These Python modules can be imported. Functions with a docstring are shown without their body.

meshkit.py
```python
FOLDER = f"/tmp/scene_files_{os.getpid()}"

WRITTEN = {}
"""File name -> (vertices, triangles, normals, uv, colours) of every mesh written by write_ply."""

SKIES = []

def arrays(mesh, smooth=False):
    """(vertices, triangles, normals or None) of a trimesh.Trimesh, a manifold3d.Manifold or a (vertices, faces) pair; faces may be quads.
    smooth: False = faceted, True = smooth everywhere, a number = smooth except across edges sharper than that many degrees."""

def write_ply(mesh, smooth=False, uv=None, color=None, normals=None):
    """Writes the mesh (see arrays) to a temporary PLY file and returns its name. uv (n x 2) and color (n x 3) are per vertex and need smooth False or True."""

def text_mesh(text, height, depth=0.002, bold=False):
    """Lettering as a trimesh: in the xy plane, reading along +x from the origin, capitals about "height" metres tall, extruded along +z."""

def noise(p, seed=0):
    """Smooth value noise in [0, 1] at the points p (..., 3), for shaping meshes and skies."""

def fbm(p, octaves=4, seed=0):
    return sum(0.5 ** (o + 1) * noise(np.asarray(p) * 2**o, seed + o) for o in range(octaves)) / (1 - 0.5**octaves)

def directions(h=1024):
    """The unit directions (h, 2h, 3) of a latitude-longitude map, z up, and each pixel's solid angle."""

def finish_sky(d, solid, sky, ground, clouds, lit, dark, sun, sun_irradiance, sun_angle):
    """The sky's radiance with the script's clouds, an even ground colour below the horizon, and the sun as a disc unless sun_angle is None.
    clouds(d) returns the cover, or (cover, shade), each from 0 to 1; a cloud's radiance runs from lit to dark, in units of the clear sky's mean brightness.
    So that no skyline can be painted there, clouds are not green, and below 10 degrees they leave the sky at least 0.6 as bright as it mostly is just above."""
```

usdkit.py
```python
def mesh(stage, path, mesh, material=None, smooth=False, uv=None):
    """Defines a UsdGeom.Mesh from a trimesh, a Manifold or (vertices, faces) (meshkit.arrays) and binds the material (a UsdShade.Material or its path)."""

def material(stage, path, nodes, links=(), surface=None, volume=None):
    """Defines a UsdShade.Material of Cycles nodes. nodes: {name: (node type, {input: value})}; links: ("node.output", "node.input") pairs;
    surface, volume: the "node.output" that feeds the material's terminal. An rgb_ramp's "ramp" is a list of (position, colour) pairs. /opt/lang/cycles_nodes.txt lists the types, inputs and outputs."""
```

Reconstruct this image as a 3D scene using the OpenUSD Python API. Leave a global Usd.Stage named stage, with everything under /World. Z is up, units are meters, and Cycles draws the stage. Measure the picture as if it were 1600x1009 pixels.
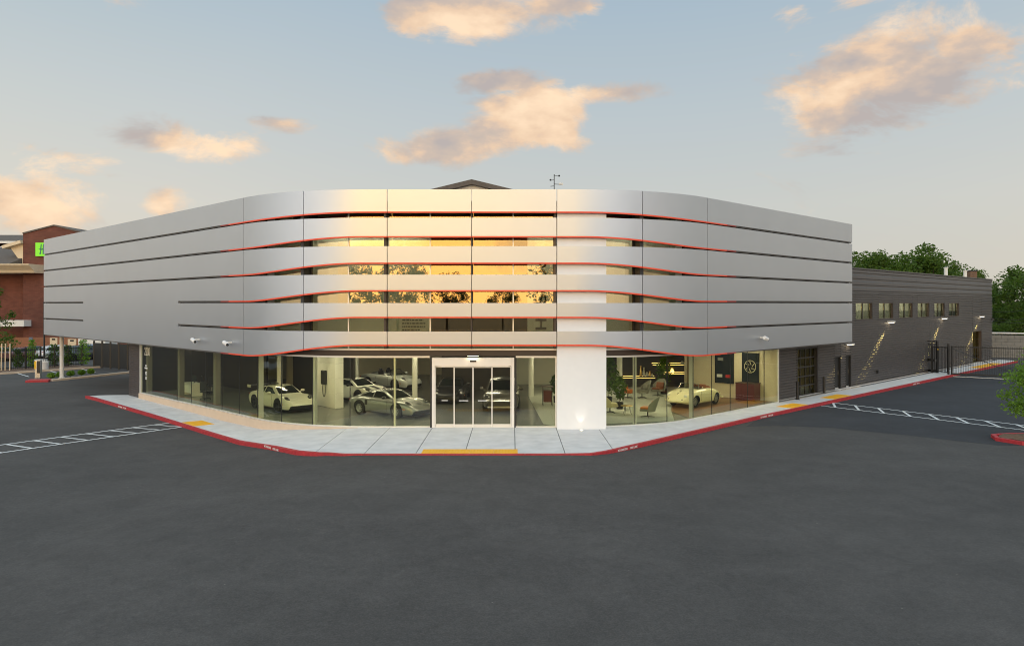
import math, random
import numpy as np
import trimesh
import manifold3d
import shapely
from shapely.geometry import Polygon, LineString, box as sbox
from scipy.interpolate import PchipInterpolator
import meshkit, usdkit
from pxr import Usd, UsdGeom, UsdLux, UsdShade, Gf, Sdf

stage = Usd.Stage.CreateInMemory()
UsdGeom.SetStageUpAxis(stage, 'Z')
UsdGeom.SetStageMetersPerUnit(stage, 1.0)
UsdGeom.Xform.Define(stage, '/World')
UsdGeom.Scope.Define(stage, '/World/Looks')
RNG = np.random.default_rng(7)

# ---------------------------------------------------------------- camera
H = 5.62            # eye height above the pavement in front of the door
F, CX, HY = 1207.0, 800.0, 474.5
cam = UsdGeom.Camera.Define(stage, '/World/camera')
cam.CreateHorizontalApertureAttr(36.0)
cam.CreateFocalLengthAttr(36.0 * F / 1600.0)
cam.CreateVerticalApertureOffsetAttr(-36.0 * 30.0 / 1600.0)
cam.CreateClippingRangeAttr(Gf.Vec2f(0.1, 5000.0))
cam.AddTranslateOp().Set(Gf.Vec3d(0, 0, H))
cam.AddRotateXOp().Set(90.0)
cam.CreateExposureAttr(0.30)

# ---------------------------------------------------------------- sun and sky
SUN_AZ, SUN_EL = math.radians(191.0), math.radians(5.0)     # low in the west, behind the viewer
SUN = np.array([math.sin(SUN_AZ) * math.cos(SUN_EL), math.cos(SUN_AZ) * math.cos(SUN_EL), math.sin(SUN_EL)])
sun = UsdLux.DistantLight.Define(stage, '/World/sun')
sun.CreateIntensityAttr(0.12)
sun.CreateAngleAttr(32.0)
sun.CreateNormalizeAttr(True)
sun.CreateColorAttr(Gf.Vec3f(1.0, 0.70, 0.38))
zx = np.cross([0, 0, 1], SUN); zx /= np.linalg.norm(zx); zy = np.cross(SUN, zx)
sun.AddTransformOp().Set(Gf.Matrix4d(*zx, 0, *zy, 0, *SUN, 0, 0, 0, 0, 1))

def sky():
    """Low-sun sky with drifting cloud banks, all laid out on the sky dome by direction."""
    N, L = {}, []
    N['tc'] = ('texture_coordinate', {})
    N['sky'] = ('sky_texture', {'sky_type': 'single_scattering', 'sun_disc': False, 'sun_elevation': SUN_EL, 'sun_rotation': SUN_AZ,
                                'air_density': 1.0, 'aerosol_density': 1.6, 'ozone_density': 2.5, 'altitude': 50.0})
    # thin veil of high cloud over the whole sky, thickest towards the horizon
    N['sep'] = ('separate_xyz', {}); L.append(('tc.generated', 'sep.vector'))
    N['zr'] = ('map_range', {'from_min': 0.0, 'from_max': 0.55, 'to_min': 0.0, 'to_max': 1.0, 'clamp': True}); L.append(('sep.z', 'zr.value'))
    N['veilc'] = ('rgb_ramp', {'ramp': [(0.0, (5.7, 5.1, 4.2)), (0.22, (5.4, 5.25, 4.75)), (0.42, (4.5, 4.85, 4.9)), (0.66, (3.35, 4.15, 4.75)), (1.0, (2.9, 3.8, 4.6))]}); L.append(('zr.result', 'veilc.fac'))
    # the whole western half is brighter and warmer than the east, most of all low down where the sun is setting
    N['wd'] = ('vector_math', {'math_type': 'dot_product', 'vector2': tuple(SUN)}); L.append(('tc.generated', 'wd.vector1'))
    N['wr'] = ('rgb_ramp', {'ramp': [(0.0, (.86, .91, .96)), (.10, (1.0, 1.0, 1.0)), (.25, (1.10, 1.07, 1.02)), (0.45, (1.18, 1.13, 1.06)), (0.70, (1.9, 1.84, 1.76)), (0.88, (3.1, 2.95, 2.9)), (.962, (4.1, 3.75, 3.45)), (.988, (4.3, 2.9, 1.1)), (1.0, (4.8, 2.6, .42))]})
    N['wm'] = ('map_range', {'from_min': -1.0, 'from_max': 1.0, 'to_min': 0.0, 'to_max': 1.0, 'clamp': True}); L += [('wd.value', 'wm.value'), ('wm.result', 'wr.fac')]
    N['veilw'] = ('mix', {'mix_type': 'multiply', 'fac': 1.0}); L += [('veilc.color', 'veilw.color1'), ('wr.color', 'veilw.color2')]
    N['veil'] = ('mix', {'mix_type': 'mix', 'fac': 0.965}); L += [('sky.color', 'veil.color1'), ('veilw.color', 'veil.color2')]
    # cloud noise
    N['sc'] = ('mapping', {'scale': (1.0, 1.0, 1.9)}); L.append(('tc.generated', 'sc.vector'))
    N['n1'] = ('noise_texture', {'scale': 6.5, 'detail': 12.0, 'roughness': 0.64, 'distortion': 0.4}); L.append(('sc.vector', 'n1.vector'))
    N['n2'] = ('noise_texture', {'scale': 1.7, 'detail': 2.0, 'roughness': 0.5}); L.append(('sc.vector', 'n2.vector'))
    # where the cloud banks drift: (centre direction, half sizes in x and z)
    banks = [((1385, 112), 0.085, 0.078, 1.0), ((1300, 170), 0.07, 0.05, .9), ((1490, 72), 0.06, 0.026, .8), ((1255, 215), 0.04, 0.03, .5),
             ((720, 14), 0.11, 0.032, .86), ((860, 8), .06, .016, .7), ((690, 232), 0.085, 0.026, .93), ((780, 215), .05, .03, .8), ((855, 180), 0.07, 0.042, .95), ((930, 150), 0.09, 0.022, .7),
             ((775, 128), 0.06, 0.014, .75), ((55, 325), 0.075, 0.036, .95), ((262, 318), 0.038, 0.026, .78), ((285, 222), 0.085, 0.024, .74), ((150, 255), 0.06, 0.018, .62),
             ((440, 195), 0.05, 0.012, .6), ((1245, 35), .03, .02, .42)]
    prev = None
    for i, ((px, py), sx, sz, amp) in enumerate(banks):
        d = np.array([px - CX, F, HY - py]); d /= np.linalg.norm(d)
        right = np.array([d[1], -d[0], 0]); right /= np.linalg.norm(right); up = np.cross(right, d)
        N[f'bd{i}'] = ('vector_math', {'math_type': 'subtract', 'vector2': tuple(d)}); L.append(('tc.generated', f'bd{i}.vector1'))
        N[f'bx{i}'] = ('vector_math', {'math_type': 'dot_product', 'vector2': tuple(right / sx)}); L.append((f'bd{i}.vector', f'bx{i}.vector1'))
        N[f'bz{i}'] = ('vector_math', {'math_type': 'dot_product', 'vector2': tuple(up / sz)}); L.append((f'bd{i}.vector', f'bz{i}.vector1'))
        N[f'by{i}'] = ('vector_math', {'math_type': 'dot_product', 'vector2': tuple(d / .35)}); L.append((f'bd{i}.vector', f'by{i}.vector1'))
        N[f'bc{i}'] = ('combine_xyz', {}); L += [(f'bx{i}.value', f'bc{i}.x'), (f'bz{i}.value', f'bc{i}.z'), (f'by{i}.value', f'bc{i}.y')]
        N[f'bl{i}'] = ('vector_math', {'math_type': 'length'}); L.append((f'bc{i}.vector', f'bl{i}.vector1'))
        N[f'bm{i}'] = ('map_range', {'range_type': 'smoothstep', 'from_min': 1.75, 'from_max': 0.0, 'to_min': 0.0, 'to_max': amp}); L.append((f'bl{i}.value', f'bm{i}.value'))
        if prev is None:
            prev = f'bm{i}.result'
        else:
            N[f'bs{i}'] = ('math', {'math_type': 'maximum'}); L += [(prev, f'bs{i}.value1'), (f'bm{i}.result', f'bs{i}.value2')]
            prev = f'bs{i}.value'
    # the rest of the sky carries the same scattered cloud
    N['gen'] = ('map_range', {'from_min': 0.50, 'from_max': 0.72, 'to_min': 0.0, 'to_max': 0.6, 'clamp': True}); L.append(('n2.fac', 'gen.value'))
    N['back'] = ('map_range', {'from_min': -0.1, 'from_max': -0.4, 'to_min': 0.0, 'to_max': 1.0, 'clamp': True}); L.append(('sep.y', 'back.value'))
    N['gen2'] = ('math', {'math_type': 'multiply'}); L += [('gen.result', 'gen2.value1'), ('back.result', 'gen2.value2')]
    N['mask'] = ('math', {'math_type': 'maximum'}); L += [(prev, 'mask.value1'), ('gen2.value', 'mask.value2')]
    N['m1'] = ('math', {'math_type': 'multiply_add', 'value2': 0.46, 'value3': -0.62}); L.append(('mask.value', 'm1.value1'))
    N['m2'] = ('math', {'math_type': 'add'}); L += [('n1.fac', 'm2.value1'), ('m1.value', 'm2.value2')]
    N['cov'] = ('map_range', {'range_type': 'smoothstep', 'from_min': 0.0, 'from_max': 0.19, 'to_min': 0.0, 'to_max': 0.88, 'clamp': True}); L.append(('m2.value', 'cov.value'))
    # the side of each billow that faces the low light is bright, the other side greyer
    N['of'] = ('vector_math', {'math_type': 'add', 'vector2': (-.030, 0.0, .055)}); L.append(('sc.vector', 'of.vector1'))
    N['n1b'] = ('noise_texture', {'scale': 5.5, 'detail': 4.0, 'roughness': 0.5, 'distortion': 0.25}); L.append(('of.vector', 'n1b.vector'))
    N['n1c'] = ('noise_texture', {'scale': 5.5, 'detail': 4.0, 'roughness': 0.5, 'distortion': 0.25}); L.append(('sc.vector', 'n1c.vector'))
    N['df'] = ('math', {'math_type': 'subtract'}); L += [('n1c.fac', 'df.value1'), ('n1b.fac', 'df.value2')]
    N['dr'] = ('math', {'math_type': 'multiply_add', 'value2': 1.9, 'value3': 0.0}); L.append(('df.value', 'dr.value1'))
    N['dn'] = ('math', {'math_type': 'add'}); L += [('dr.value', 'dn.value1'), ('n3.fac', 'dn.value2')]
    # lit flanks peach, thin and thick parts greyer
    N['n3'] = ('noise_texture', {'scale': 9.0, 'detail': 9.0, 'roughness': 0.66}); L.append(('sc.vector', 'n3.vector'))
    N['cr'] = ('rgb_ramp', {'ramp': [(0.22, (3.9, 3.4, 3.2)), (0.42, (5.1, 4.0, 3.25)), (0.56, (7.0, 4.9, 3.25)), (0.80, (8.6, 6.3, 4.2))]}); L.append(('dn.value', 'cr.fac'))
    N['fin'] = ('mix', {'mix_type': 'mix'}); L += [('cov.result', 'fin.fac'), ('veil.color', 'fin.color1'), ('cr.color', 'fin.color2')]
    N['bg'] = ('background_shader', {'strength': 0.105}); L.append(('fin.color', 'bg.color'))
    m = usdkit.material(stage, '/World/Looks/sky', N, L, surface='bg.background')
    dome = UsdLux.DomeLight.Define(stage, '/World/sky')
    UsdShade.MaterialBindingAPI.Apply(dome.GetPrim()).Bind(m)
    dome.GetPrim().SetCustomDataByKey('kind', 'structure')
    dome.GetPrim().SetCustomDataByKey('label', 'pale evening sky with peach-lit drifting clouds')
    dome.GetPrim().SetCustomDataByKey('category', 'sky')
sky()

# ---------------------------------------------------------------- helpers: scene tree
USED = {}
def numbered(parent, name):
    k = (parent, name); n = USED.get(k, 0); USED[k] = n + 1
    return f'{parent}/{name}' if n == 0 else f'{parent}/{name}_{n:03d}'

def pathof(parent):
    return '/World' if parent is None else str(parent.GetPath())

def tag(p, label=None, cat=None, group=None, kind=None):
    p = p.GetPrim() if hasattr(p, 'GetPrim') else p
    for k, v in (('label', label), ('category', cat), ('group', group), ('kind', kind)):
        if v: p.SetCustomDataByKey(k, v)
    return p

def obj(name, mesh, mat, parent=None, smooth=False, **kw):
    """ONE Mesh prim under parent, or under /World."""
    if isinstance(mesh, list):
        mesh = trimesh.util.concatenate(mesh)
    m = usdkit.mesh(stage, numbered(pathof(parent), name), mesh, M[mat] if isinstance(mat, str) else mat, smooth=smooth)
    return tag(m.GetPrim(), **kw)

def empty(name, parent=None, loc=None, rz=0.0, scale=None, **kw):
    x = UsdGeom.Xform.Define(stage, numbered(pathof(parent), name))
    if loc is not None: x.AddTranslateOp().Set(Gf.Vec3d(*map(float, loc)))
    if rz: x.AddRotateZOp().Set(float(rz))
    if scale is not None: x.AddScaleOp().Set(Gf.Vec3f(*map(float, np.broadcast_to(scale, 3))))
    return tag(x.GetPrim(), **kw)

def dup(root, name, loc, rz=0.0, scale=None, **kw):
    x = UsdGeom.Xform.Define(stage, numbered('/World', name))
    x.AddTranslateOp().Set(Gf.Vec3d(*map(float, loc)))
    x.AddRotateZOp().Set(float(rz))
    if scale is not None: x.AddScaleOp().Set(Gf.Vec3f(*map(float, np.broadcast_to(scale, 3))))
    p = x.GetPrim(); p.GetReferences().AddInternalReference(root.GetPath()); p.SetInstanceable(True)
    return tag(p, **kw)

# ---------------------------------------------------------------- helpers: meshes
def bx(c, s, rz=0.0):
    m = trimesh.creation.box(s)
    if rz: m.apply_transform(trimesh.transformations.rotation_matrix(rz, [0, 0, 1]))
    m.apply_translation(c); return m

def rbox(c, s, r=0.02, rz=0.0):
    """box with rounded edges"""
    s = np.asarray(s, float); r = min(r, s.min() / 2.05)
    sp = manifold3d.Manifold.sphere(r, 12)
    h = s / 2 - r
    pts = [sp.translate([sx * h[0], sy * h[1], sz * h[2]]) for sx in (-1, 1) for sy in (-1, 1) for sz in (-1, 1)]
    m = mt(manifold3d.Manifold.batch_hull(pts))
    if rz: m.apply_transform(trimesh.transformations.rotation_matrix(rz, [0, 0, 1]))
    m.apply_translation(c); return m

def mt(man):
    k = man.to_mesh()
    return trimesh.Trimesh(np.array(k.vert_properties[:, :3]), np.array(k.tri_verts), process=False)

def tm(mesh):
    return manifold3d.Manifold(manifold3d.Mesh(np.asarray(mesh.vertices, np.float32), np.asarray(mesh.faces, np.uint32)))

def tube(a, b, r, r2=None, n=12, caps=True):
    a, b = np.asarray(a, float), np.asarray(b, float); r2 = r if r2 is None else r2
    d = b - a; d /= np.linalg.norm(d)
    u = np.cross(d, [0, 0, 1] if abs(d[2]) < .9 else [1, 0, 0]); u /= np.linalg.norm(u); w = np.cross(d, u)
    t = np.arange(n) / n * 2 * np.pi
    ring = np.cos(t)[:, None] * u + np.sin(t)[:, None] * w
    v = np.vstack([a + ring * r, b + ring * r2, [a], [b]]); f = []
    for i in range(n):
        j = (i + 1) % n
        f += [[i, j, n + j], [i, n + j, n + i]]
        if caps: f += [[2 * n, j, i], [2 * n + 1, n + i, n + j]]
    m = trimesh.Trimesh(v, f, process=False)
    m.invert(); return m

def polytube(pts, r, n=8):
    pts = [np.asarray(p, float) for p in pts]
    rr = np.broadcast_to(r, len(pts))
    return trimesh.util.concatenate([tube(pts[i], pts[i + 1], rr[i], rr[i + 1], n) for i in range(len(pts) - 1)])

def lathe(prof, n=32, axis='z'):
    m = trimesh.creation.revolve(np.asarray(prof, float), sections=n)
    if axis == 'y': m.apply_transform(trimesh.transformations.rotation_matrix(-np.pi / 2, [1, 0, 0]))
    if axis == 'x': m.apply_transform(trimesh.transformations.rotation_matrix(np.pi / 2, [0, 1, 0]))
    return m

def ell(c, s, sub=3):
    m = trimesh.creation.icosphere(sub, 1.0); m.apply_scale(s); m.apply_translation(c); return m

def frame_box(o, ux, uy, uz, x0, x1, y0, y1, z0, z1):
    """box in a local frame given by origin and three axes"""
    m = trimesh.creation.box([x1 - x0, y1 - y0, z1 - z0]); m.apply_translation([(x0 + x1) / 2, (y0 + y1) / 2, (z0 + z1) / 2])
    T = np.eye(4); T[:3, 0], T[:3, 1], T[:3, 2], T[:3, 3] = ux, uy, uz, o
    m.apply_transform(T)
    if np.linalg.det(T[:3, :3]) < 0: m.invert()
    return m

def place(mesh, o, ux, uy, uz):
    m = mesh.copy(); T = np.eye(4); T[:3, 0], T[:3, 1], T[:3, 2], T[:3, 3] = ux, uy, uz, o
    m.apply_transform(T); return m

def extr(poly, z0, z1):
    out = []
    for g in getattr(poly, 'geoms', [poly]):
        if g.is_empty or g.area < 1e-6: continue
        m = trimesh.creation.extrude_polygon(g, z1 - z0, engine='earcut'); m.apply_translation([0, 0, z0]); out.append(m)
    return trimesh.util.concatenate(out)

def gpt(px, py, z=0.0):
    """the point of the level z seen at a pixel of the 1600 x 1009 photograph"""
    Y = (H - z) * F / (py - HY); return np.array([(px - CX) / F * Y, Y, z])

def dpt(px, py, Y):
    return np.array([(px - CX) / F * Y, Y, H + (HY - py) / F * Y])

# ---------------------------------------------------------------- materials
M = {}
def mat(name, col, rough=.5, metal=0.0, var=0.0, scale=3.0, bump=0.0, bscale=40.0, coat=0.0, spec=.5, emit=None, estr=0.0, croug=.03):
    N = {'p': ('principled_bsdf', {'roughness': rough, 'metallic': metal, 'coat_weight': coat, 'specular_ior_level': spec, 'coat_roughness': croug})}
    L = []
    if var or bump: N['g'] = ('geometry', {})
    if var:
        c = np.array(col)
        N['n'] = ('noise_texture', {'scale': scale, 'detail': 5.0, 'roughness': .6}); L.append(('g.position', 'n.vector'))
        N['r'] = ('rgb_ramp', {'ramp': [(.25, tuple(c * (1 - var))), (.75, tuple(c * (1 + var)))]}); L += [('n.fac', 'r.fac'), ('r.color', 'p.base_color')]
    else:
        N['p'][1]['base_color'] = tuple(col)
    if bump:
        N['bn'] = ('noise_texture', {'scale': bscale, 'detail': 4.0}); L.append(('g.position', 'bn.vector'))
        N['b'] = ('bump', {'strength': bump, 'distance': .01}); L += [('bn.fac', 'b.height'), ('b.normal', 'p.normal')]
    if emit is not None:
        N['p'][1]['emission_color'] = tuple(emit); N['p'][1]['emission_strength'] = estr
    M[name] = usdkit.material(stage, f'/World/Looks/{name}', N, L, surface='p.BSDF')

def glassmat(name, tint, r0, rough=0.0, gcol=(1, 1, 1)):
    """thin pane: tinted see-through mixed with a mirror reflection that grows towards grazing view"""
    M[name] = usdkit.material(stage, f'/World/Looks/{name}', {
        't': ('transparent_bsdf', {'color': tuple(math.sqrt(c) for c in tint)}), 'g': ('glossy_bsdf', {'color': gcol, 'roughness': rough}),
        'lw': ('layer_weight', {'blend': .5}), 'pw': ('math', {'math_type': 'power', 'value2': 4.2}), 'fr': ('math', {'math_type': 'multiply_add', 'value2': (1 - r0) * .8, 'value3': r0}),
        'gm': ('geometry', {}), 'nb': ('math', {'math_type': 'subtract', 'value1': 1.0}), 'f': ('math', {'math_type': 'multiply'}), 'm': ('mix_closure', {})},
        [('lw.facing', 'pw.value1'), ('pw.value', 'fr.value1'), ('gm.backfacing', 'nb.value2'), ('fr.value', 'f.value1'), ('nb.value', 'f.value2'), ('f.value', 'm.fac'), ('t.BSDF', 'm.closure1'), ('g.BSDF', 'm.closure2')], surface='m.closure')

def asphaltmat(name, c, var):
    c = np.array(c)
    N = {'g': ('geometry', {}), 'p': ('principled_bsdf', {'roughness': .85, 'specular_ior_level': .35}),
         'big': ('noise_texture', {'scale': .16, 'detail': 4.0, 'roughness': .55}), 'mid': ('noise_texture', {'scale': 1.1, 'detail': 6.0, 'roughness': .65, 'distortion': .6}),
         'fine': ('noise_texture', {'scale': 26.0, 'detail': 5.0, 'roughness': .8}),
         'str': ('mapping', {'scale': (.55, .9, 1.0), 'rotation': (0.0, 0.0, .6)}), 'sn': ('noise_texture', {'scale': .45, 'detail': 5.0, 'roughness': .6}),
         'r1': ('rgb_ramp', {'ramp': [(.3, tuple(c * (1 - var))), (.7, tuple(c * (1 + var)))]}),
         'r2': ('rgb_ramp', {'ramp': [(.3, (.86, .86, .86)), (.7, (1.12, 1.12, 1.12))]}),
         'r3': ('rgb_ramp', {'ramp': [(.25, (.62, .62, .62)), (.5, (1.0, 1.0, 1.0)), (.75, (1.6, 1.58, 1.55))]}),
         'r4': ('rgb_ramp', {'ramp': [(.35, (.92, .92, .92)), (.65, (1.08, 1.08, 1.08))]}),
         'x1': ('mix', {'mix_type': 'multiply', 'fac': 1.0}), 'x2': ('mix', {'mix_type': 'multiply', 'fac': 1.0}), 'x3': ('mix', {'mix_type': 'multiply', 'fac': 1.0}),
         'gr': ('noise_texture', {'scale': 7.0, 'detail': 8.0, 'roughness': .75}), 'r5': ('rgb_ramp', {'ramp': [(.3, (.82, .82, .82)), (.7, (1.2, 1.2, 1.2))]}), 'x4': ('mix', {'mix_type': 'multiply', 'fac': 1.0}),
         'vo': ('voronoi_texture', {'scale': 1.3, 'randomness': 1.0}), 'vr': ('rgb_ramp', {'ramp': [(0.0, (3.0, 2.95, 2.8)), (.022, (2.2, 2.15, 2.1)), (.03, (1.0, 1.0, 1.0)), (1.0, (1.0, 1.0, 1.0))]}), 'x5': ('mix', {'mix_type': 'multiply', 'fac': 1.0}),
         'b': ('bump', {'strength': .5, 'distance': .006})}
    L = [('g.position', 'big.vector'), ('g.position', 'mid.vector'), ('g.position', 'fine.vector'), ('g.position', 'str.vector'), ('str.vector', 'sn.vector'),
         ('big.fac', 'r1.fac'), ('mid.fac', 'r2.fac'), ('fine.fac', 'r3.fac'), ('sn.fac', 'r4.fac'), ('r1.color', 'x1.color1'), ('r2.color', 'x1.color2'),
         ('x1.color', 'x2.color1'), ('r3.color', 'x2.color2'), ('x2.color', 'x3.color1'), ('r4.color', 'x3.color2'), ('g.position', 'gr.vector'), ('gr.fac', 'r5.fac'), ('x3.color', 'x4.color1'), ('r5.color', 'x4.color2'), ('g.position', 'vo.vector'), ('vo.distance', 'vr.fac'), ('x4.color', 'x5.color1'), ('vr.color', 'x5.color2'), ('x5.color', 'p.base_color'), ('fine.fac', 'b.height'), ('b.normal', 'p.normal')]
    M[name] = usdkit.material(stage, f'/World/Looks/{name}', N, L, surface='p.BSDF')

def leafmat(name, c0, c1):
    M[name] = usdkit.material(stage, f'/World/Looks/{name}', {
        'g': ('geometry', {}), 'n': ('noise_texture', {'scale': .8, 'detail': 2.0}), 'a': ('mix_float', {'fac': .5}),
        'r': ('rgb_ramp', {'ramp': [(.25, c0), (.75, c1)]}), 'd': ('principled_bsdf', {'roughness': .55, 'specular_ior_level': .3}),
        't': ('translucent_bsdf', {}), 'm': ('mix_closure', {'fac': .42})},
        [('g.position', 'n.vector'), ('n.fac', 'a.a'), ('g.random_per_island', 'a.b'), ('a.result', 'r.fac'), ('r.color', 'd.base_color'), ('r.color', 't.color'),
         ('d.BSDF', 'm.closure1'), ('t.BSDF', 'm.closure2')], surface='m.closure')

def brickmat(name, c1, c2, mortar, scale=1.0, rot=0.0):
    M[name] = usdkit.material(stage, f'/World/Looks/{name}', {
        'g': ('geometry', {}), 'mp': ('mapping', {'rotation': (math.pi / 2, 0, 0)}),
        'b': ('brick_texture', {'color1': c1, 'color2': c2, 'mortar': mortar, 'scale': scale, 'mortar_size': .012, 'brick_width': .5, 'row_height': .16}),
        'n': ('noise_texture', {'scale': .35, 'detail': 4.0}), 'r': ('rgb_ramp', {'ramp': [(.3, (.75, .75, .75)), (.7, (1.2, 1.2, 1.2))]}),
        'x': ('mix', {'mix_type': 'multiply', 'fac': 1.0}), 'p': ('principled_bsdf', {'roughness': .9})},
        [('g.position', 'mp.vector'), ('mp.vector', 'b.vector'), ('g.position', 'n.vector'), ('n.fac', 'r.fac'), ('b.color', 'x.color1'), ('r.color', 'x.color2'), ('x.color', 'p.base_color')], surface='p.BSDF')

asphaltmat('asphalt', (.066, .0605, .0565), .13)
asphaltmat('asphalt_new', (.037, .038, .042), .12)
mat('concrete', (.62, .60, .575), .85, var=.13, scale=1.4, bump=.15, bscale=90)
mat('plinth_stucco', (.60, .47, .35), .9, var=.06, scale=2, bump=.2)
mat('kerb_red', (.40, .024, .032), .6, var=.32, scale=7, bump=.3)
mat('tactile_yellow', (.85, .42, .012), .6, var=.06)
mat('paint_white', (.72, .72, .70), .7, var=.12, scale=6)
mat('panel', (.475, .495, .53), .37, metal=.80, var=.02, scale=.5, bump=.010, bscale=1.2)
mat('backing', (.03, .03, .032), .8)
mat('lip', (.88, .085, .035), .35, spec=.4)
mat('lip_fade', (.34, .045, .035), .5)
mat('lip_dark', (.10, .095, .09), .6)
mat('aluminium', (.72, .71, .68), .33, metal=.55)
mat('door_frame', (.78, .76, .73), .35, metal=.3)
mat('dark_metal', (.035, .033, .032), .45, metal=.3)
mat('brown_spandrel', (.055, .038, .030), .45)
mat('mullion_black', (.012, .012, .012), .5)
mat('white_wall', (.80, .79, .78), .35, var=.02, coat=.15)
mat('interior_white', (.74, .73, .70), .6, var=.02)
mat('interior_beige', (.56, .50, .38), .6, var=.03)
mat('interior_dark', (.035, .030, .028), .5)
mat('interior_grey', (.20, .19, .18), .5)
mat('tile_grey', (.12, .12, .115), .22, var=.08, scale=1.5)
mat('wood_floor', (.16, .075, .030), .35, var=.25, scale=3)
mat('rug', (.42, .43, .38), .95, var=.06, scale=8, bump=.3)
mat('ceiling_white', (.34, .33, .31), .8)
mat('corrugated', (.086, .080, .080), .42, metal=.25, var=.07, scale=.6)
mat('corrugated_brown', (.070, .058, .056), .42, metal=.25, var=.06, scale=.6)
mat('roofing', (.12, .10, .085), .9, var=.2, scale=3)
mat('off_white', (.70, .68, .63), .6)
mat('cream', (.66, .53, .36), .85, var=.05)
mat('black_paint', (.010, .010, .010), .4)
mat('rubber', (.014, .014, .014), .8)
mat('rim_silver', (.60, .60, .60), .25, metal=.9)
mat('rim_dark', (.03, .03, .03), .3, metal=.6)
mat('chrome', (.85, .85, .85), .08, metal=1.0)
mat('lamp_lens', (.75, .75, .72), .08, coat=1.0)
mat('car_black_trim', (.012, .012, .013), .35)
mat('tail_red', (.35, .01, .01), .2, coat=1.0)
mat('car_glass', (.008, .010, .009), .05, spec=.45)
mat('screen', (.012, .016, .018), .15)
mat('leather_orange', (.55, .16, .02), .55)
mat('fabric_grey', (.22, .22, .19), .9)
mat('fabric_cream', (.55, .50, .32), .9)
mat('leather_brown', (.20, .065, .02), .5)
mat('maroon', (.10, .018, .016), .4)
mat('wood_dark', (.06, .032, .018), .5)
mat('brass', (.75, .52, .18), .3, metal=.9)
mat('bark', (.10, .075, .055), .9, var=.2, scale=8)
mat('mulch', (.16, .095, .06), .95, var=.35, scale=14, bump=.8)
mat('stone_wall', (.20, .19, .17), .95, var=.18, scale=1.5, bump=.4)
mat('sign_green', (.16, .55, .015), .4, emit=(.18, .72, .02), estr=.3)
mat('sign_teal', (.01, .16, .10), .4)
mat('sign_yellow', (.80, .48, .02), .5)
mat('glow_warm', (.9, .8, .6), .5, emit=(1.0, .89, .70), estr=46.0)
mat('glow_soft', (.9, .85, .7), .5, emit=(1.0, .9, .72), estr=9.0)
mat('glow_shelf', (.9, .7, .4), .5, emit=(1.0, .66, .22), estr=3.0)
mat('glow_lamp', (.9, .7, .4), .5, emit=(1.0, .82, .55), estr=14.0)
mat('text_black', (.02, .02, .02), .6)
mat('text_cream', (.86, .80, .66), .5)
mat('dusty_blue', (.10, .14, .20), .4)
glassmat('glass', (.82, .86, .63), .06)
glassmat('glass_upper', (.62, .68, .50), .22, gcol=(1.0, .80, .48))
glassmat('glass_wing', (.62, .68, .50), .42)
glassmat('glass_door', (.84, .87, .70), .05)
glassmat('windscreen_clear', (.5, .56, .5), .06)
leafmat('leaf_dark', (.045, .080, .012), (.145, .205, .034))
leafmat('leaf_mid', (.062, .115, .014), (.190, .280, .042))
leafmat('leaf_bright', (.14, .26, .028), (.36, .52, .07))
brickmat('brick_red', (.125, .040, .026), (.16, .055, .035), (.10, .045, .035))
brickmat('brick_light', (.26, .11, .055), (.30, .13, .07), (.20, .10, .06))
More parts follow.
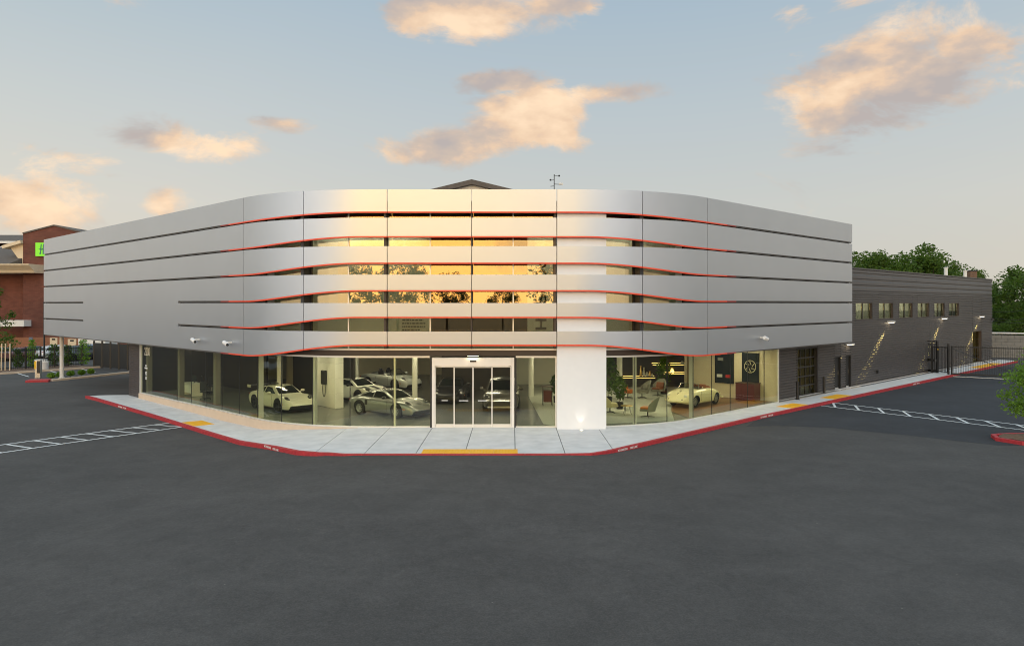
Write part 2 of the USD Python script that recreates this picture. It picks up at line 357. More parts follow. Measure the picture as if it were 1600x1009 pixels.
# ---------------------------------------------------------------- the plan: a flat front, two quarter-turned corners, two wings at 45 degrees
AX, Y0, R, FL = -1.76, 34.4, 9.2, 4.6
ARC = R * math.pi / 4
S1 = FL + ARC
Q = math.sqrt(.5)
def pt(s, n=0.0):
    """plan point at arc length s from the building's axis, n metres out from the fascia face"""
    sd = 1.0 if s >= 0 else -1.0; a = abs(s)
    if a <= FL: x, y = a, Y0 - n
    elif a <= S1:
        p = (a - FL) / R; x, y = FL + (R + n) * math.sin(p), Y0 + R - (R + n) * math.cos(p)
    else:
        e = a - S1; x, y = FL + (R + n) * Q + e * Q, Y0 + R - (R + n) * Q + e * Q
    return np.array([AX + sd * x, y])

def nrm(s):
    sd = 1.0 if s >= 0 else -1.0; a = abs(s)
    p = 0 if a <= FL else min((a - FL) / R, math.pi / 4)
    return np.array([sd * math.sin(p), -math.cos(p)])

def tan(s):
    n = nrm(s); return np.array([-n[1], n[0]])

def s_of(px, n=0.0):
    lo, hi = -90.0, 120.0
    f = lambda s: pt(s, n)[0] / pt(s, n)[1] * F + CX - px
    for _ in range(60):
        m = (lo + hi) / 2
        if f(m) > 0: hi = m
        else: lo = m
    return (lo + hi) / 2

def stations(s0, s1, step=.45):
    pts = [s0, s1] + [k for k in (-S1, -FL, FL, S1) if s0 < k < s1]
    a, b = max(s0, -S1), min(s1, S1)
    if a < b:
        pts += list(np.linspace(a, b, max(2, int((b - a) / step) + 1)))
    return sorted(set(round(p, 5) for p in pts))

def ribbon(s0, s1, n0, n1, z0, z1, step=.45):
    """closed curved slab along the plan between offsets n0 (outer) and n1 (inner); z0 and z1 may be functions of s"""
    ss = stations(s0, s1, step)
    fz0 = z0 if callable(z0) else (lambda s: z0); fz1 = z1 if callable(z1) else (lambda s: z1)
    v = []
    for s in ss:
        o, i = pt(s, n0), pt(s, n1)
        v += [[*o, fz0(s)], [*o, fz1(s)], [*i, fz1(s)], [*i, fz0(s)]]
    f = []
    for k in range(len(ss) - 1):
        a, b = 4 * k, 4 * k + 4
        for j in range(4):
            j2 = (j + 1) % 4
            f.append([a + j, b + j, b + j2]); f.append([a + j, b + j2, a + j2])
    e = 4 * (len(ss) - 1)
    f += [[0, 1, 2], [0, 2, 3], [e, e + 2, e + 1], [e, e + 3, e + 2]]
    m = trimesh.Trimesh(np.array(v), np.array(f), process=False)
    if m.volume < 0: m.invert()
    return m

def path_poly(s0, s1, na, nb, step=.5):
    ss = stations(s0, s1, step)
    return Polygon([pt(s, na) for s in ss] + [pt(s, nb) for s in reversed(ss)]).buffer(0)

# ---------------------------------------------------------------- ground levels: the lot falls away a little to the left
def zs(x):
    return np.interp(x, [-80, -30, -26, -19.4, -15.2, -12, -9.5, -7], [-.32, -.32, -.28, -.36, -.45, -.41, -.16, 0.0])
def za(x, y=0.0):
    """asphalt level; flush with the pavement in front of the door"""
    w = np.clip((x + 8.0) / 2.2, 0, 1) * np.clip((4.6 - x) / 2.2, 0, 1) * np.clip((38 - np.abs(np.asarray(y) - 28) * 2.6) / 20, 0, 1)
    return zs(x) - .15 + .115 * w

def drape(m, f, off=0.0):
    if m.bounds[0][0] < -6.5 and f is not za:
        m = trimesh.Trimesh(*trimesh.remesh.subdivide_to_size(m.vertices, m.faces, 1.0, max_iter=12), process=False)
    v = np.array(m.vertices); v[:, 2] = v[:, 2] + f(v[:, 0], v[:, 1]) + off
    return trimesh.Trimesh(v, m.faces, process=False)

def grid(x0, x1, y0, y1, xs, ys):
    X, Yg = np.meshgrid(xs, ys, indexing='ij'); n, k = X.shape
    v = np.stack([X.ravel(), Yg.ravel(), np.zeros(n * k)], 1)
    i = np.arange(n * k).reshape(n, k)
    q = np.stack([i[:-1, :-1], i[1:, :-1], i[1:, 1:], i[:-1, 1:]], -1).reshape(-1, 4)
    return trimesh.Trimesh(v, np.vstack([q[:, [0, 1, 2]], q[:, [0, 2, 3]]]), process=False)

xs = np.unique(np.concatenate([[-600, -300, -150, -80], np.arange(-60, 60.1, 1.0), [80, 150, 300, 600]]))
ys = np.unique(np.concatenate([[-600, -300, -120, -40], np.arange(-10, 60.1, 1.0), np.arange(60, 130, 6), [160, 300, 600, 1500]]))
obj('asphalt_ground', drape(grid(0, 0, 0, 0, xs, ys), za), 'asphalt', None, smooth=True, kind='structure', label='wide grey asphalt forecourt filling the foreground', cat='ground')

def patch(poly, f, off, seg=.6):
    """thin draped sheet over a polygon: triangulated on a fine grid"""
    out = []
    for g in getattr(poly, 'geoms', [poly]):
        v, fc = trimesh.creation.triangulate_polygon(g.segmentize(seg), engine='earcut')
        m = trimesh.Trimesh(np.column_stack([v, np.zeros(len(v))]), fc, process=False)
        out.append(m)
    m = trimesh.util.concatenate(out)
    m = drape(m, f, off)
    if m.face_normals[:, 2].mean() < 0: m.invert()
    return m

# fresher, darker asphalt along the right-hand drive
KR, KL = 1.07, 1.42                               # kerb line offsets on the right and left wings
fresh = Polygon([pt(15.2, KR - .1), pt(60, KR - .1), (90, 80), (90, 31.5), gpt(1560, 690)[:2], gpt(1414, 674)[:2], gpt(1290, 662.5)[:2], gpt(1215, 660)[:2], gpt(1165, 661.5)[:2]])
fresh = shapely.intersection(fresh.buffer(0), sbox(0, 20, 90, 120))
gx, gy = np.arange(4, 91, 1.0), np.arange(28, 100, 1.0)
tri = [t for t in shapely.constrained_delaunay_triangles(fresh.segmentize(1.0)).geoms]
vv = np.array([p for t in tri for p in list(t.exterior.coords)[:3]]); ff = np.arange(len(vv)).reshape(-1, 3)
fm = drape(trimesh.Trimesh(np.column_stack([vv, np.zeros(len(vv))]), ff, process=False), za, .006)
bad = fm.face_normals[:, 2] < 0; fm.faces[bad] = fm.faces[bad][:, ::-1]
obj('fresh_asphalt', fm, 'asphalt_new', None, kind='structure', label='darker newer asphalt of the drive beside the grey wing', cat='road')

# ---------------------------------------------------------------- pavement slabs and red kerb round the building
FRONT_KERB = 28.85
def kerb_line():
    P = []
    P += [pt(s, KL) for s in np.linspace(s_of(133, KL), -14.2, 30)]
    # left corner: rounded into the straight front
    a = np.array(P[-1]); P += [np.array([-8.4, 29.95]), np.array([-7.4, 29.25]), np.array([-6.3, FRONT_KERB])]
    P += [np.array([x, FRONT_KERB]) for x in np.arange(-5.5, 2.6, .9)]
    P += [np.array([3.0, 28.98]), np.array([3.7, 29.5])]
    P += [pt(s, KR) for s in np.linspace(14.6, 68, 40)]
    return P
KP = [np.array(p, float) for p in kerb_line()]
kl = LineString(KP)
inner = [pt(s, -.70) for s in stations(s_of(221, -.75) - 2.3, 68.6, .5)]
pave = Polygon([*KP, *[tuple(p) for p in reversed(inner)]]).buffer(0)
strip = kl.buffer(.17, cap_style='flat').intersection(pave)
walk = pave.difference(kl.buffer(.175, cap_style='flat'))
cuts = [LineString([(x, 27), (x, 36)]) for x in (-7.5, -5.55, -3.62, -1.78, .12, 2.0, 3.9)]
for s in list(np.arange(-37.0, -8.9, 3.1)) + list(np.arange(9.0, 68, 3.1)):
    cuts.append(LineString([pt(s, -2), pt(s, 7.0)]))
pv = empty('pavement', kind='structure', label='pale concrete pavement wrapping round the glass showroom', cat='pavement')
joint = shapely.union_all([c.buffer(.012, cap_style='flat') for c in cuts])
fzs = lambda x, y: zs(x)
for g in walk.difference(joint).geoms:
    if g.area < .15: continue
    g = g.buffer(-.002)
    obj('paving_slab', drape(extr(g.segmentize(.8), -.3, 0.0), fzs), 'concrete', pv)
obj('slab_bed', drape(extr(walk.buffer(-.05).segmentize(.8), -.4, -.02), fzs), 'backing', pv)
kb = empty('kerb', kind='structure', label='red painted kerb edging the pale pavement', cat='kerb')
L = kl.length
for k in range(int(L / 3.05) + 1):
    a, b = k * 3.05, min((k + 1) * 3.05, L)
    seg = shapely.ops.substring(kl, a + .006, b - .006) if b - a > .1 else None
    if seg is None: continue
    g = seg.buffer(.17, cap_style='flat').intersection(pave)
    if g.area < .05: continue
    obj('kerb_stone', drape(extr(g.segmentize(.5), -.5, .006), fzs), 'kerb_red', kb)

def decal_text(name, txt, h, o, ux, uy, mat_, parent=None, depth=.004, bold=True, **kw):
    m = meshkit.text_mesh(txt, h, depth, bold)
    ux, uy = np.asarray(ux, float), np.asarray(uy, float); un = np.cross(ux, uy)
    m.apply_translation([-(m.bounds[0][0] + m.bounds[1][0]) / 2, 0, 0])
    return obj(name, place(m, o, ux, uy, un), mat_, parent, **kw)

def kerb_text(d):
    p, q = np.array(kl.interpolate(d).coords[0]), np.array(kl.interpolate(d + .3).coords[0])
    t = (q - p) / np.linalg.norm(q - p); t3 = np.array([*t, 0]); out = np.array([t[1], -t[0], 0])
    o = np.array([*(p + out[:2] * .004), zs(p[0]) - .105])
    for k, w in enumerate(('NO PARKING', 'FIRE LANE')):
        decal_text('kerb_lettering', w, .075, o + t3 * (-.36 + k * .74), t3, [0, 0, 1], 'paint_white', kb)
def kd(px):
    ds = np.linspace(0, L, 1500); P = np.array([kl.interpolate(d).coords[0] for d in ds])
    return ds[np.argmin(np.abs(P[:, 0] / P[:, 1] * F + CX - px))]
for px in (191, 424, 981, 1199, 1432):
    kerb_text(kd(px))

def yellow_pad(poly, label, group=None):
    e = empty('tactile_paving', label=label, cat='tactile paving')
    v = shapely.minimum_rotated_rectangle(poly); c = np.array(v.exterior.coords)[:4]
    u, w = c[1] - c[0], c[3] - c[0]; nu, nw = max(1, round(np.linalg.norm(u) / .61)), max(1, round(np.linalg.norm(w) / .92))
    for i in range(nu):
        for j in range(nw):
            g = Polygon([c[0] + u * a / nu + w * b / nw for a, b in ((i, j), (i + 1, j), (i + 1, j + 1), (i, j + 1))]).buffer(-.004)
            obj('tactile_tile', drape(extr(g.segmentize(.5), -.01, .012), fzs), 'tactile_yellow', e)
    du, dw = np.linalg.norm(u), np.linalg.norm(w)
    dome = []
    for a in np.arange(.06, du - .03, .12):
        for b in np.arange(.06, dw - .03, .12):
            p = c[0] + u / du * a + w / dw * b
            d = trimesh.creation.cone(.022, .012, sections=6); d.apply_translation([*p, .012]); dome.append(d)
    tag(obj('warning_bumps', drape(trimesh.util.concatenate(dome), fzs), 'tactile_yellow', e), kind='stuff')
fy = FRONT_KERB + .19
yellow_pad(sbox(-3.42, fy, .22, fy + .80), 'long yellow warning strip at the kerb in front of the sliding doors')
s = s_of(287, KL)
yellow_pad(Polygon([pt(s - .75, KL - .2), pt(s + .75, KL - .2), pt(s + .75, KL - 1.25), pt(s - .75, KL - 1.25)]), 'yellow warning pad where the striped walkway meets the cream plinth side')
s0, s1 = s_of(1243, KR), s_of(1268, KR)
yellow_pad(Polygon([pt(s0, KR - .2), pt(s1, KR - .2), pt(s1, KR - 1.1), pt(s0, KR - 1.1)]), 'yellow warning pad in front of the glass roll-up door')
s0, s1 = s_of(1310, KR), s_of(1336, KR)
yellow_pad(Polygon([pt(s0, KR - .2), pt(s1, KR - .2), pt(s1, KR - 1.1), pt(s0, KR - 1.1)]), 'yellow warning pad in front of the two dark service doors')
s0, s1 = 55.5, 63.0
yellow_pad(Polygon([pt(s0, KR - .2), pt(s1, KR - .2), pt(s1, KR - 1.1), pt(s0, KR - 1.1)]), 'yellow warning strip seen through the pickets of the sliding gate')

# painted walkways across the asphalt
def line_strip(a, b, w):
    return LineString([a, b]).buffer(w / 2, cap_style='flat')
def walkway(a0, a1, b0, b1, nbar, label, w=.125, slant=.55):
    e = empty('striped_walkway', label=label, cat='road marking', kind='structure')
    a0, a1, b0, b1 = (np.array(p[:2], float) for p in (a0, a1, b0, b1))
    for p, q in ((a0, a1), (b0, b1)):
        obj('edge_line', patch(line_strip(p, q, w), za, .010), 'paint_white', e)
    for i in range(nbar):
        t0 = (i + (.25 if slant > 0 else 1.0)) / nbar; t1 = min(1.0, max(0.0, t0 + slant / nbar))
        p, q = a0 + (a1 - a0) * t0, b0 + (b1 - b0) * t1
        g = line_strip(p, q, w).difference(line_strip(a0, a1, w + .01)).difference(line_strip(b0, b1, w + .01))
        obj('hatch_bar', patch(g, za, .010), 'paint_white', e)
zl = -.58
a0, b0 = gpt(273, 660.5, zl), gpt(289, 666.5, zl)
a1, b1 = gpt(0, 699, zl), gpt(0, 711, zl)
walkway(a0, a0 + (a1 - a0) * 1.25, b0, b0 + (b1 - b0) * 1.25, 9, 'white hatched walkway running off from the pavement beside the cream plinth', slant=-.85)
zr = -.15
a0, b0 = gpt(1293, 628.3, zr), gpt(1277, 633, zr)
a1, b1 = gpt(1600, 664.6, zr), gpt(1600, 671.7, zr)
walkway(a0, a0 + (a1 - a0) * 1.2, b0, b0 + (b1 - b0) * 1.2, 9, 'white hatched walkway across the dark asphalt beside the grey wing', slant=.55)

# ---------------------------------------------------------------- showroom
ZT, PITCH, NB = 10.71, 1.265, 6
SL, SR = s_of(68.5), s_of(1331.5)
bld = empty('showroom_building', label='curved silver-panelled showroom with glass ground floor and red-edged bands', cat='building')
J = [SL, s_of(380), s_of(474), s_of(605), s_of(737), s_of(870), s_of(1004), s_of(1105), SR]
RAISE = [.16, .33, .42, .46, .54, .62]
def wave(s):
    t = np.clip((11.6 - abs(s)) / 6.6, 0, 1); return t * t * (3 - 2 * t)
LA, LB = s_of(130), s_of(278)
LIPL, LIPR = s_of(345), s_of(1150)
for k in range(NB):
    top = ZT - k * PITCH
    low = ZT - (k + 1) * PITCH + (.055 if k < NB - 1 else 0.0)
    zb = lambda s, low=low, k=k: low + RAISE[k] * wave(s)
    lip_z = lambda s, zb=zb: zb(s) + .062 * min(1.0, max(0.0, 1.0))
    for i in range(len(J) - 1):
        a, b = J[i] + (.016 if i else 0), J[i + 1] - (.016 if i < len(J) - 2 else 0)
        zlow = (lambda s, zb=zb: zb(s) + .065)
        p = obj('fascia_panel', ribbon(a, b, 0, -.16, zlow, top, .3), 'panel', bld, smooth=25)
        # coloured edge under the panel: red round the bend, dark along the wings
        la, lb = max(a, LIPL), min(b, LIPR)
        if lb > la:
            if la == LIPL and lb - la > 1.2:
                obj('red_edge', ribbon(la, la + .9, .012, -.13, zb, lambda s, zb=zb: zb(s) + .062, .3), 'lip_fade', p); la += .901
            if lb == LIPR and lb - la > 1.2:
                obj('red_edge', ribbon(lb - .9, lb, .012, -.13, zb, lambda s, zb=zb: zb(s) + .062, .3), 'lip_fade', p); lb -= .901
            obj('red_edge', ribbon(la, lb, .012, -.13, zb, lambda s, zb=zb: zb(s) + .062, .3), 'lip', p, smooth=25)
        if a < LIPL and not (k in (3, 4)):
            obj('edge_trim', ribbon(a, min(b, LIPL), -.05, -.13, zb, lambda s, zb=zb: zb(s) + .062), 'lip_dark', p)
        elif a < LIPL:
            obj('edge_trim', ribbon(a, LA, -.05, -.13, zb, lambda s, zb=zb: zb(s) + .062), 'lip_dark', p)
            obj('edge_trim', ribbon(LB, LIPL, -.05, -.13, zb, lambda s, zb=zb: zb(s) + .062), 'lip_dark', p)
            obj('filler_strip', ribbon(LA, LB, 0, -.16, low - .055, low + .065), 'panel', p)
        if b > LIPR:
            obj('edge_trim', ribbon(max(a, LIPR), b, -.05, -.13, zb, lambda s, zb=zb: zb(s) + .062), 'lip_dark', p)

GN = -.75                                           # glass line
GL, GR = s_of(220.5, GN), s_of(1216, GN)
WC = 10.4                                           # beyond this the upper floor is blind wall
ZB = ZT - NB * PITCH
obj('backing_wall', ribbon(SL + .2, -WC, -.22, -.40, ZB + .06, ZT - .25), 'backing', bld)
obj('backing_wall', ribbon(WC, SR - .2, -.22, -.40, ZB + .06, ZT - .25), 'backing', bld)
for a, b in ((SL + .2, -11.6), (11.6, SR - .2)):
    obj('soffit', ribbon(a, b, -.02, -1.6, ZB + .075, ZB + .14), 'dark_metal', bld)
# canopy roof over the drive-through end of the left wing
obj('canopy_soffit', ribbon(SL + .2, GL - 2.0, -1.61, -7.0, ZB + .08, ZB + .25), 'off_white', bld)
# closed shell: end walls, back walls, roof, intermediate floor
def inward(s, d): return pt(s, -d)
lc, rc = pt(SL + .05, -.2), pt(SR - .05, -.2)
shell = [lc] + [pt(s, -.45) for s in stations(-S1 - 2, S1 + 2, .8)] + [rc, pt(SR - .05, -17.0), (AX + 6, 66), (AX - 6, 66), pt(GL - 2.2, -16), pt(GL - 2.2, -7), pt(SL + .05, -7)]
shell_poly = Polygon(shell).buffer(0)
obj('roof_deck', extr(shell_poly.buffer(-.05), ZT - .62, ZT - .45), 'roofing', bld)
obj('upper_floor', extr(shell_poly.difference(path_poly(-11, 11, 1, GN - .12)).difference(path_poly(SL, GL - 2.0, 1, -8)).buffer(-.3), 3.34, 3.58), 'ceiling_white', bld)
obj('end_wall', extr(LineString([pt(SR - .05, -.17), pt(SR - .05, -6)]).buffer(.05, cap_style='flat'), ZB + .15, ZT - .2), 'panel', bld)
for a, b in ((pt(SR - .06, -2), pt(SR - .05, -17.0)), (pt(SR - .05, -17.0), (AX + 6, 66)), ((AX + 6, 66), (AX - 6, 66)), ((AX - 6, 66), pt(GL - 2.2, -16)), (pt(GL - 2.2, -16), pt(GL - 2.2, -7))):
    obj('rear_wall', extr(LineString([a, b]).buffer(.1, cap_style='flat'), -.3, ZT - .3), 'interior_beige', bld)
for a, b in ((pt(GL - 2.2, -7), pt(SL + .05, -7)), (pt(SL + .05, -7), lc)):
    obj('canopy_wall', extr(LineString([a, b]).buffer(.1, cap_style='square'), ZB + .1, ZT - .3), 'corrugated', bld)
# ground floor inside
floor_poly = shell_poly.intersection(Polygon([pt(s, GN - .05) for s in stations(GL - 2, 33, .5)] + [pt(33, -20), (4, 70), (-8, 70), pt(GL - 2, -20)]))
fl = obj('showroom_floor', extr(floor_poly, -.25, 0.0), 'tile_grey', bld)
# floor tiles near the glass as pieces; further in the material carries on
tiles = []
cell = 1.5
for ix in range(-16, 16):
    for iy in range(0, 15):
        x0, y0 = AX + ix * cell, 35.2 + iy * cell
        g = sbox(x0 + .008, y0 + .008, x0 + cell - .008, y0 + cell - .008)
        if not floor_poly.contains(g):
            g = g.intersection(floor_poly)
        if g.is_empty or g.area < .1: continue
        if (x0 > 4.8 and (x0 - y0) > -45 and y0 < 49): continue
        obj('floor_tile', extr(g, .002, .012), 'tile_grey', bld)

# ---------------------------------------------------------------- glazing
def fin(s, n0, n1, z0, z1, w, m, name='mullion', parent=bld):
    o = pt(s, 0); nn = nrm(s); t = tan(s)
    obj(name, frame_box([*o, 0], [*t, 0], [*nn, 0], [0, 0, 1], -w / 2, w / 2, n1, n0, z0, z1), m, parent)
ZG0, ZG1 = .06, 3.17
PL0, PL1 = s_of(870, GN + .3), s_of(945, GN + .3)          # the white pier
D0, D1 = s_of(673.5, GN), s_of(804, GN)                    # the door set
joints_left = [GL] + [s_of(p, GN) for p in (277, 299, 322, 347, 374, 402.5, 440, 488, 547, 614)] + [D0]
joints_right = [s_of(p, GN) for p in (992, 1042, 1083, 1112, 1141, 1168, 1194)] + [GR]
def pane_run(js, z0, z1, g='glass', gap=.014):
    for a, b in zip(js[:-1], js[1:]):
        obj('window_pane', ribbon(a + gap, b - gap, GN + .012, GN - .012, z0, z1), g, bld)
pane_run(joints_left, ZG0, ZG1)
pane_run([D1, PL0], ZG0, ZG1)
pane_run([PL1] + joints_right, ZG0, ZG1)
thick = {402.5, 488, 614, 992, 1083}
for p in (277, 299, 322, 347, 374, 402.5, 440, 488, 547, 614, 992, 1042, 1083, 1112, 1141, 1168, 1194):
    s = s_of(p, GN)
    fin(s, GN + .014, GN - .02, ZG0, ZG1, .026, 'mullion_black', 'glass_joint')
    if p in thick:
        fin(s + .07, GN - .03, GN - .26, ZG0, 3.33, .07, 'aluminium', 'mullion')
for s, w in ((GL, .07), (GR, .09), (D1 + .05, .09), (PL0 - .03, .06), (PL1 + .03, .05)):
    fin(s, GN + .03, GN - .06, ZG0, ZG1, w, 'aluminium' if w != .09 or s == GR else 'mullion_black', 'mullion')
for a, b in ((GL, D0 - .05), (D1 + .06, PL0), (PL1, GR)):
    obj('sill', ribbon(a, b, GN + .05, GN - .07, 0.0, .058), 'aluminium', bld)
    obj('head_rail', ribbon(a, b, GN + .04, GN - .07, ZG1, ZG1 + .075), 'aluminium', bld)
HS0, HS1 = s_of(452, GN), s_of(1046, GN)
for a, b in ((HS0, PL0), (PL1, HS1)):
    obj('spandrel', ribbon(a, b, GN + .03, GN - .12, ZG1 + .078, 3.50), 'brown_spandrel', bld)
    obj('transom_rail', ribbon(a, b, GN + .05, GN - .1, 3.502, 3.58), 'aluminium', bld)
for a, b in ((GL, HS0), (HS1, GR)):
    obj('spandrel', ribbon(a, b, GN + .02, GN - .12, ZG1 + .078, 3.50), 'mullion_black', bld)
# upper glazing behind the bands
WG = 10.35
up = [-WG, s_of(484, GN), s_of(545, GN), s_of(604.5, GN), s_of(672.5, GN), s_of(737.5, GN), s_of(802, GN), PL0]
for a, b in zip(up[:-1], up[1:]):
    for z0, z1 in ((3.585, 6.6), (6.64, ZT - .62)):
        obj('window_pane', ribbon(a + .03, b - .03, GN + .012, GN - .012, z0, z1), 'glass_upper', bld)
up2 = [PL1, s_of(993, GN), WG]
for a, b in zip(up2[:-1], up2[1:]):
    for z0, z1 in ((3.585, 6.6), (6.64, ZT - .62)):
        obj('window_pane', ribbon(a + .03, b - .03, GN + .012, GN - .012, z0, z1), 'glass_upper', bld)
for p, m, w in ((545, 'aluminium', .055), (672.5, 'aluminium', .06), (802, 'aluminium', .06), (604.5, 'brown_spandrel', .12), (737.5, 'brown_spandrel', .09), (866.5, 'brown_spandrel', .12), (484, 'dark_metal', .26), (993, 'dark_metal', .30)):
    fin(s_of(p, GN), GN + .05, GN - .06, 3.58, ZT - .64, w, m, 'mullion')
    if m != 'aluminium':
        fin(s_of(p, GN), -.17, GN + .05, 3.6, ZT - .7, w * .6, m, 'bracket')
        fin(s_of(p, GN), GN + .051, GN - .061, 3.58, 4.0, .06, 'aluminium', 'mullion')
# white pier rising from the pavement through all the bands
obj('white_pier', ribbon(PL0, PL1, -.22, GN - .35, -.05, ZT - .7, .2), 'white_wall', bld, smooth=25)
# cream plinth under the left-hand glass
obj('plinth', drape(ribbon(GL - .05, s_of(560, GN), GN + .14, GN - .1, -.6, 0.0), lambda x, y: 0 * x), 'plinth_stucco', bld)
obj('plinth', ribbon(PL1, 33, GN + .04, GN - .1, -.3, -.002), 'plinth_stucco', bld)

# ---------------------------------------------------------------- sliding door set
dr = empty('sliding_door', bld)
xa, xb = AX + D0 + .05, AX + D1 - .02
yd = Y0 - GN
def dbox(name, x0, x1, z0, z1, d0, d1, m, parent=dr, **kw):
    return obj(name, bx([(x0 + x1) / 2, yd + (d0 + d1) / 2, (z0 + z1) / 2], [x1 - x0, d1 - d0, z1 - z0]), m, parent, **kw)
dbox('jamb', xa, xa + .13, 0.005, 3.17, -.09, .12, 'door_frame'); dbox('jamb', xb - .13, xb, 0.005, 3.17, -.09, .12, 'door_frame')
dbox('header', xa + .132, xb - .132, 2.80, 3.17, -.14, .15, 'door_frame')
dbox('header_trim', xa + .25, xb - .25, 2.77, 2.797, -.07, .05, 'aluminium')
dbox('jamb', xa - .09, xa - .003, 0.005, 3.17, -.05, .1, 'mullion_black')
wl = (xb - xa - .28) / 4
for i in range(4):
    x0 = xa + .14 + i * wl
    off = -.05 if i in (1, 2) else .03
    lf = dbox('door_leaf', x0 + .03, x0 + wl - .03, .12, 2.72, off, off + .012, 'glass_door')
    for a in (x0 + .003, x0 + wl - .031):
        obj('stile', bx([a + .014, yd + off + .006, 1.40], [.028, .045, 2.7]), 'door_frame', lf)
    obj('bottom_rail', bx([x0 + wl / 2, yd + off + .006, .085], [wl - .064, .045, .13]), 'aluminium', lf)
    obj('top_rail', bx([x0 + wl / 2, yd + off + .006, 2.735], [wl - .064, .045, .03]), 'aluminium', lf)
    obj('safety_strip', bx([x0 + wl / 2, yd + off - .004, 1.22], [.42 if i in (1, 2) else .28, .006, .035]), 'paint_white', lf)
dbox('threshold', xa, xb, .0055, .03, -.08, .12, 'aluminium')
sn = dbox('motion_sensor', AX - .14, AX + .14, 2.985, 3.055, -.19, -.145, 'black_paint')
cl = obj('canopy_light', bx([AX, yd - .20, 3.29], [.62, .2, .07]), 'black_paint', dr)
obj('lens', bx([AX, yd - .20, 3.25], [.5, .13, .008]), 'glow_lamp', cl)
def arealight(path, pos, size, inten, col, aim=(0, 0, -1)):
    l = UsdLux.RectLight.Define(stage, path); l.CreateWidthAttr(size[0]); l.CreateHeightAttr(size[1])
    l.CreateIntensityAttr(inten); l.CreateColorAttr(Gf.Vec3f(*col)); l.CreateNormalizeAttr(False)
    z = -np.asarray(aim, float); z /= np.linalg.norm(z)
    x = np.cross([0, 1, 0] if abs(z[1]) < .9 else [1, 0, 0], z); x /= np.linalg.norm(x); y = np.cross(z, x)
    l.AddTransformOp().Set(Gf.Matrix4d(*x, 0, *y, 0, *z, 0, *map(float, pos), 1))
    return l

# ---------------------------------------------------------------- corrugated end bay and the grey service wing
def corr_profile(z0, z1, pitch, depth):
    z, out = z0, []
    while z < z1 - 1e-4:
        e = min(z + pitch, z1); k = (e - z) / pitch
        out += [(z, 0), (z + .28 * pitch * k, 0), (z + .40 * pitch * k, depth), (z + .86 * pitch * k, depth)]
        z = e
    out.append((z1, 0)); return out

def corr_sheet(o, t, n, x0, x1, z0, z1, pitch=.15, depth=.04):
    """horizontally ribbed metal sheet between x0 and x1 along t, ribs standing out along n"""
    pr = corr_profile(z0, z1, pitch, depth); v, f = [], []
    o, t, n = (np.array([*a, 0.0]) if len(a) == 2 else np.array(a) for a in (o, t, n))
    for z, d in pr:
        for x in (x0, x1): v.append(o + t * x + n * d + np.array([0, 0, z]))
    for k in range(len(pr) - 1):
        a = 2 * k; f += [[a, a + 1, a + 3], [a, a + 3, a + 2]]
    # back
    b = len(v)
    for z in (z0, z1):
        for x in (x0, x1): v.append(o + t * x - n * .02 + np.array([0, 0, z]))
    f += [[b, b + 2, b + 3], [b, b + 3, b + 1]]
    m = trimesh.Trimesh(np.array(v), np.array(f), process=False)
    c = m.face_normals[: 2 * (len(pr) - 1)] @ n
    if c.sum() < 0: m.invert()
    return m

# left end bay beside the glass
s0 = GL - 1.95
o = pt(GL - .04, GN + .05)
tl = tan(-30.0)
obj('wall_panel', corr_sheet(o, tl, nrm(-30.0), -1.9, 0.0, -.45, ZB + .07, .13, .035), 'corrugated_brown', bld)
o2 = pt(GL - 1.94, GN + .05)
obj('wall_panel', corr_sheet(o2, nrm(-30.0), -tl, -6.4, 0.0, -.45, ZB + .07, .13, .035), 'corrugated_brown', bld)
fin(GL - .02, GN + .09, GN - .05, -.3, ZB + .06, .06, 'aluminium', 'corner_trim')

wing = empty('service_wing', label='long dark grey ribbed-metal service wing with a row of high windows', cat='building')
WN = -1.18
wt, wn = tan(40.0), nrm(40.0)
def wo(px, n=WN): return s_of(px, n)
E0, E1 = GR + .09, wo(1549.5)
WB, WT = -.2, 8.0
openings = []      # (s0, s1, z0, z1)
g0, g1 = wo(1244.5), wo(1277)
openings.append((g0, g1, -.2, 2.98))
d10, d11, d20, d21 = wo(1303), wo(1312.5), wo(1320.5), wo(1328.5)
openings += [(d10, d11, -.2, 2.15), (d20, d21, -.2, 2.15)]
wpx = [(1336, 1362), (1372, 1394.5), (1404, 1425), (1433, 1451), (1459, 1475), (1482, 1497.5)]
WZ0, WZ1 = 4.50, 5.70
openings += [(wo(a), wo(b), WZ0, WZ1) for a, b in wpx]
far0, far1 = wo(1519), wo(1533)
openings.append((far0, far1, -.2, 3.05))
base0 = pt(0, 0)
o_w = pt(S1, WN) - wt * S1       # so that the local x equals the plan arc length
cutz = [WB, ZB + .14, 6.35, WT]
seams = sorted({E0, E1} | {x for a in openings for x in a[:2]} | set(np.arange(33.0, E1, 5.2)))
for a, b in zip(seams[:-1], seams[1:]):
    if b - a < .02: continue
    mid = (a + b) / 2
    zcur = [(WB, 6.35)]
    for q in openings:
        if q[0] - .01 < mid < q[1] + .01:
            zcur = [r for z0, z1 in zcur for r in ((z0, q[2]), (q[3], z1)) if r[1] - r[0] > .05 and r[1] <= z1 + 1e-6 and r[0] >= z0 - 1e-6]
    for z0, z1 in zcur:
        obj('wall_panel', corr_sheet(o_w, wt, wn, a + .004, b - .004, z0, z1, .16, .06), 'corrugated', wing)
for a, b in zip(sorted({SR + .02, E1} | set(np.arange(35.0, E1, 5.2)))[:-1], sorted({SR + .02, E1} | set(np.arange(35.0, E1, 5.2)))[1:]):
    obj('parapet_panel', corr_sheet(o_w, wt, wn, a + .01, b - .01, 6.36, WT, .42, .045), 'corrugated', wing)
